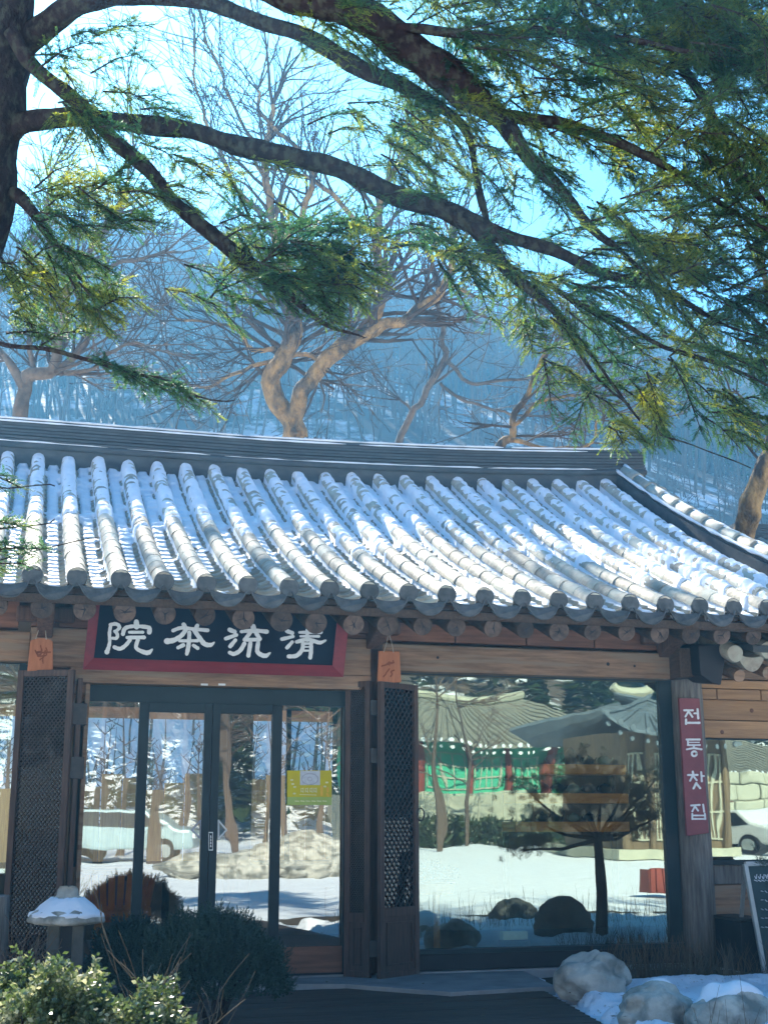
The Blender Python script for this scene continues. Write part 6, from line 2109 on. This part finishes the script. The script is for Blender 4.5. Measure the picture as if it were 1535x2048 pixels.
# ================================================================== INSIDE THE SHOP
sh = thing('display_shelf', 'three orange wooden shelves crowded with dark teapots seen through the big window', 'shelf', (X(1150, 1600, 0.9), 0.9, 0))
ys = 0.9
for i, (v, ul, ur) in enumerate(((1533, 1085, 1250), (1591, 1030, 1256), (1648, 1030, 1258))):
    x0_, x1_ = X(ul, v, ys), X(ur, v, ys); z = Z(1150, v, ys)
    mb = MB(); mb.box(x0_, x1_, ys, ys + .35, z - .07, z + .02); mb.build('shelf_board', 'orange_wood', sh, bev=.004)
xL, xR = X(1030, 1600, ys), X(1257, 1600, ys)
for x in (xL, xR - .04):
    mb = MB(); mb.box(x, x + .04, ys + .30, ys + .35, 0.03, Z(1150, 1530, ys) + .02); mb.build('upright', 'brownwood', sh)
def pot(label, x, y, z, r, mat, seed, kind=0):
    t = thing('teapot', label, 'teapot', (x, y, z), 'pots on the shelves inside')
    mb = MB()
    if kind == 0: mb.lathe([(r * .5, 0), (r * .9, r * .3), (r, r * .7), (r * .75, r * 1.15), (r * .4, r * 1.3)], 14, (x, y, z))
    else: mb.lathe([(r * .5, 0), (r * .75, r * .5), (r * .9, r * 1.3), (r * .6, r * 1.9), (r * .35, r * 2.1)], 14, (x, y, z))
    b = mb.build('pot_body', mat, t, smooth=True)
    mb = MB(); zz_ = 1.3 if kind == 0 else 2.1
    mb.lathe([(r * .38, 0), (r * .2, r * .12), (r * .06, r * .16), (r * .1, r * .26)], 12, (x, y, z + r * zz_)); mb.build('lid', mat, t, smooth=True)
    if kind == 0:
        mb = MB(); mb.tube([(x + r * .85, y, z + r * .5), (x + r * 1.25, y, z + r * .8), (x + r * 1.45, y, z + r * 1.15)], [r * .16, r * .11, r * .08], 8); mb.build('spout', mat, t, smooth=True)
        mb = MB(); mb.tube([(x - r * .9 - r * .35 * math.sin(a), y, z + r * .7 + r * .35 * math.cos(a)) for a in [i * math.pi / 6 for i in range(7)]], r * .07, 6); mb.build('handle', mat, t, smooth=True)
rr = random.Random(14)
lev = ['top shelf', 'middle shelf', 'bottom shelf']
for i, v in enumerate((1533, 1591, 1648)):
    z = Z(1150, v, ys) + .021
    xa_, xb_ = X((1105, 1050, 1050)[i], v, ys), X(1240, v, ys)
    nn = (4, 6, 6)[i]
    for k in range(nn):
        x = xa_ + (xb_ - xa_) * (k + .5) / nn
        kd = rr.choice((0, 0, 1)); r = rr.uniform(.055, .085)
        pot('small %s %s on the %s, %s from its left end' % (('dark brown' if k % 3 else 'pale celadon'), ('teapot' if kd == 0 else 'lidded jar'), lev[i], ['first', 'second', 'third', 'fourth', 'fifth', 'sixth'][k]), x, ys + .17, z, r, 'clay' if k % 3 else 'celadon', k, kd)
# plant stand
px_ = X(872, 1760, 1.2)
ps = thing('plant_stand', 'round orange tray stand with leafy plant inside the big window at left', 'plant stand', (px_, 1.2, 0))
zt2 = Z(872, 1765, 1.2)
mb = MB(); mb.lathe([(.15, zt2 - .10), (.17, zt2 - .02), (.175, zt2)], 20, (px_, 1.2, 0)); mb.build('tray', 'orange_wood', ps, smooth=False)
mb = MB(); mb.tube([(px_, 1.2, .03), (px_, 1.2, zt2 - .1)], .03, 10); mb.build('stem', 'orange_wood', ps)
mb = MB(); mb.lathe([(.14, .03), (.12, .06), (.03, .09)], 16, (px_, 1.2, 0)); mb.build('foot', 'orange_wood', ps)
V_, F_ = [], []
lp = np.array([[rr.gauss(0, .08), rr.gauss(0, .08), abs(rr.gauss(0, .05))] for _ in range(160)]) + np.array([px_, 1.2, zt2 + .02])
V_, F_ = stamp(TLs[0][0], TLs[0][1], lp, rng.normal(0, .6, (160, 3)) + [0, 0, 1], np.full(160, .9))
npmesh('plant', V_, F_, 'yew', ps, kind='stuff')
# orange armchair behind the left pane, table, low lit box
ax_, ay_ = X(235, 1800, 1.75), 1.75
ac = thing('tub_armchair', 'orange cane tub armchair behind the left door panes', 'armchair', (ax_, ay_, 0))
zc_ = Z(235, 1742, ay_)
mb = MB(); mb.lathe([(.27, .36), (.30, .40), (.30, .46), (.1, .48)], 24, (ax_, ay_, 0)); mb.build('seat', 'rattan', ac, smooth=True)
for k in range(15):
    a = R(-200 + k * 220 / 14 + 0)
    a = R(170 + k * 200 / 14)
    p0 = Vector((ax_ + .27 * math.cos(a), ay_ + .27 * math.sin(a), .40)); p1 = Vector((ax_ + .33 * math.cos(a), ay_ + .33 * math.sin(a), zc_ - .02))
    mb = MB(); mb.bar(p0, p1, .055, .014, up=(math.cos(a), math.sin(a), 0)); mb.build('back_slat', 'rattan', ac)
mb = MB(); mb.tube([(ax_ + .335 * math.cos(R(165 + k * 210 / 20)), ay_ + .335 * math.sin(R(165 + k * 210 / 20)), zc_) for k in range(21)], .024, 8); mb.build('top_rail', 'orange_wood', ac, smooth=True)
for k in range(4):
    a = R(45 + 90 * k)
    mb = MB(); mb.tube([(ax_ + .22 * math.cos(a), ay_ + .22 * math.sin(a), .38), (ax_ + .27 * math.cos(a), ay_ + .27 * math.sin(a), .03)], [.02, .014], 8); mb.build('leg', 'orange_wood', ac)
def table(label, x, y, mat='brownwood', w=.4, z=.7):
    t = thing('table', label, 'table', (x, y, 0))
    mb = MB(); mb.lathe([(w, z - .03), (w * 1.01, z - .01), (w, z)], 28, (x, y, 0)); mb.build('tabletop', mat, t)
    mb = MB(); mb.tube([(x, y, .05), (x, y, z - .03)], .035, 10); mb.build('stem', 'black', t)
    mb = MB(); mb.lathe([(.24, .03), (.22, .05), (.04, .07)], 20, (x, y, 0)); mb.build('foot', 'black', t)
table('round dark cafe table behind the orange armchair', X(335, 1750, 2.3), 2.4)
table('round cafe table deeper in the room left of the plant stand', X(800, 1750, 2.4), 2.4, 'orange_wood')
lb = X(1030, 1870, .5)
mb = MB(); mb.box(lb - .115, lb + .115, .5, .58, Z(1030, 1880, .5), Z(1030, 1863, .5))
nbx = mb.build('tray_box', 'pale', None, label='small pale yellow box lying inside at the foot of the big window', category='box', bev=.005)
mb = MB(); mb.box(lb - .12, lb + .12, .45, .6, .03, Z(1030, 1880, .5) - .002); mb.build('plinth_block', 'brownwood', None, label='low wooden block under the pale yellow box inside the window', category='block')

# ================================================================== HAZE
hm = bpy.data.materials.new('haze'); hm.use_nodes = True
nt = hm.node_tree; nt.nodes.clear()
pv_ = nt.nodes.new('ShaderNodeVolumePrincipled')
pv_.inputs['Color'].default_value = (0.17, 0.55, 1.0, 1)
pv_.inputs['Density'].default_value = 0.0029
pv_.inputs['Anisotropy'].default_value = 0.4
o_ = nt.nodes.new('ShaderNodeOutputMaterial')
nt.links.new(pv_.outputs[0], o_.inputs['Volume'])
M['haze'] = hm
mb = MB(); mb.box(-60, 130, -125, 150, -2, 66)
hb = mb.build('haze', 'haze', None, kind='stuff')
hb['label'] = 'pale blue winter haze over the valley'
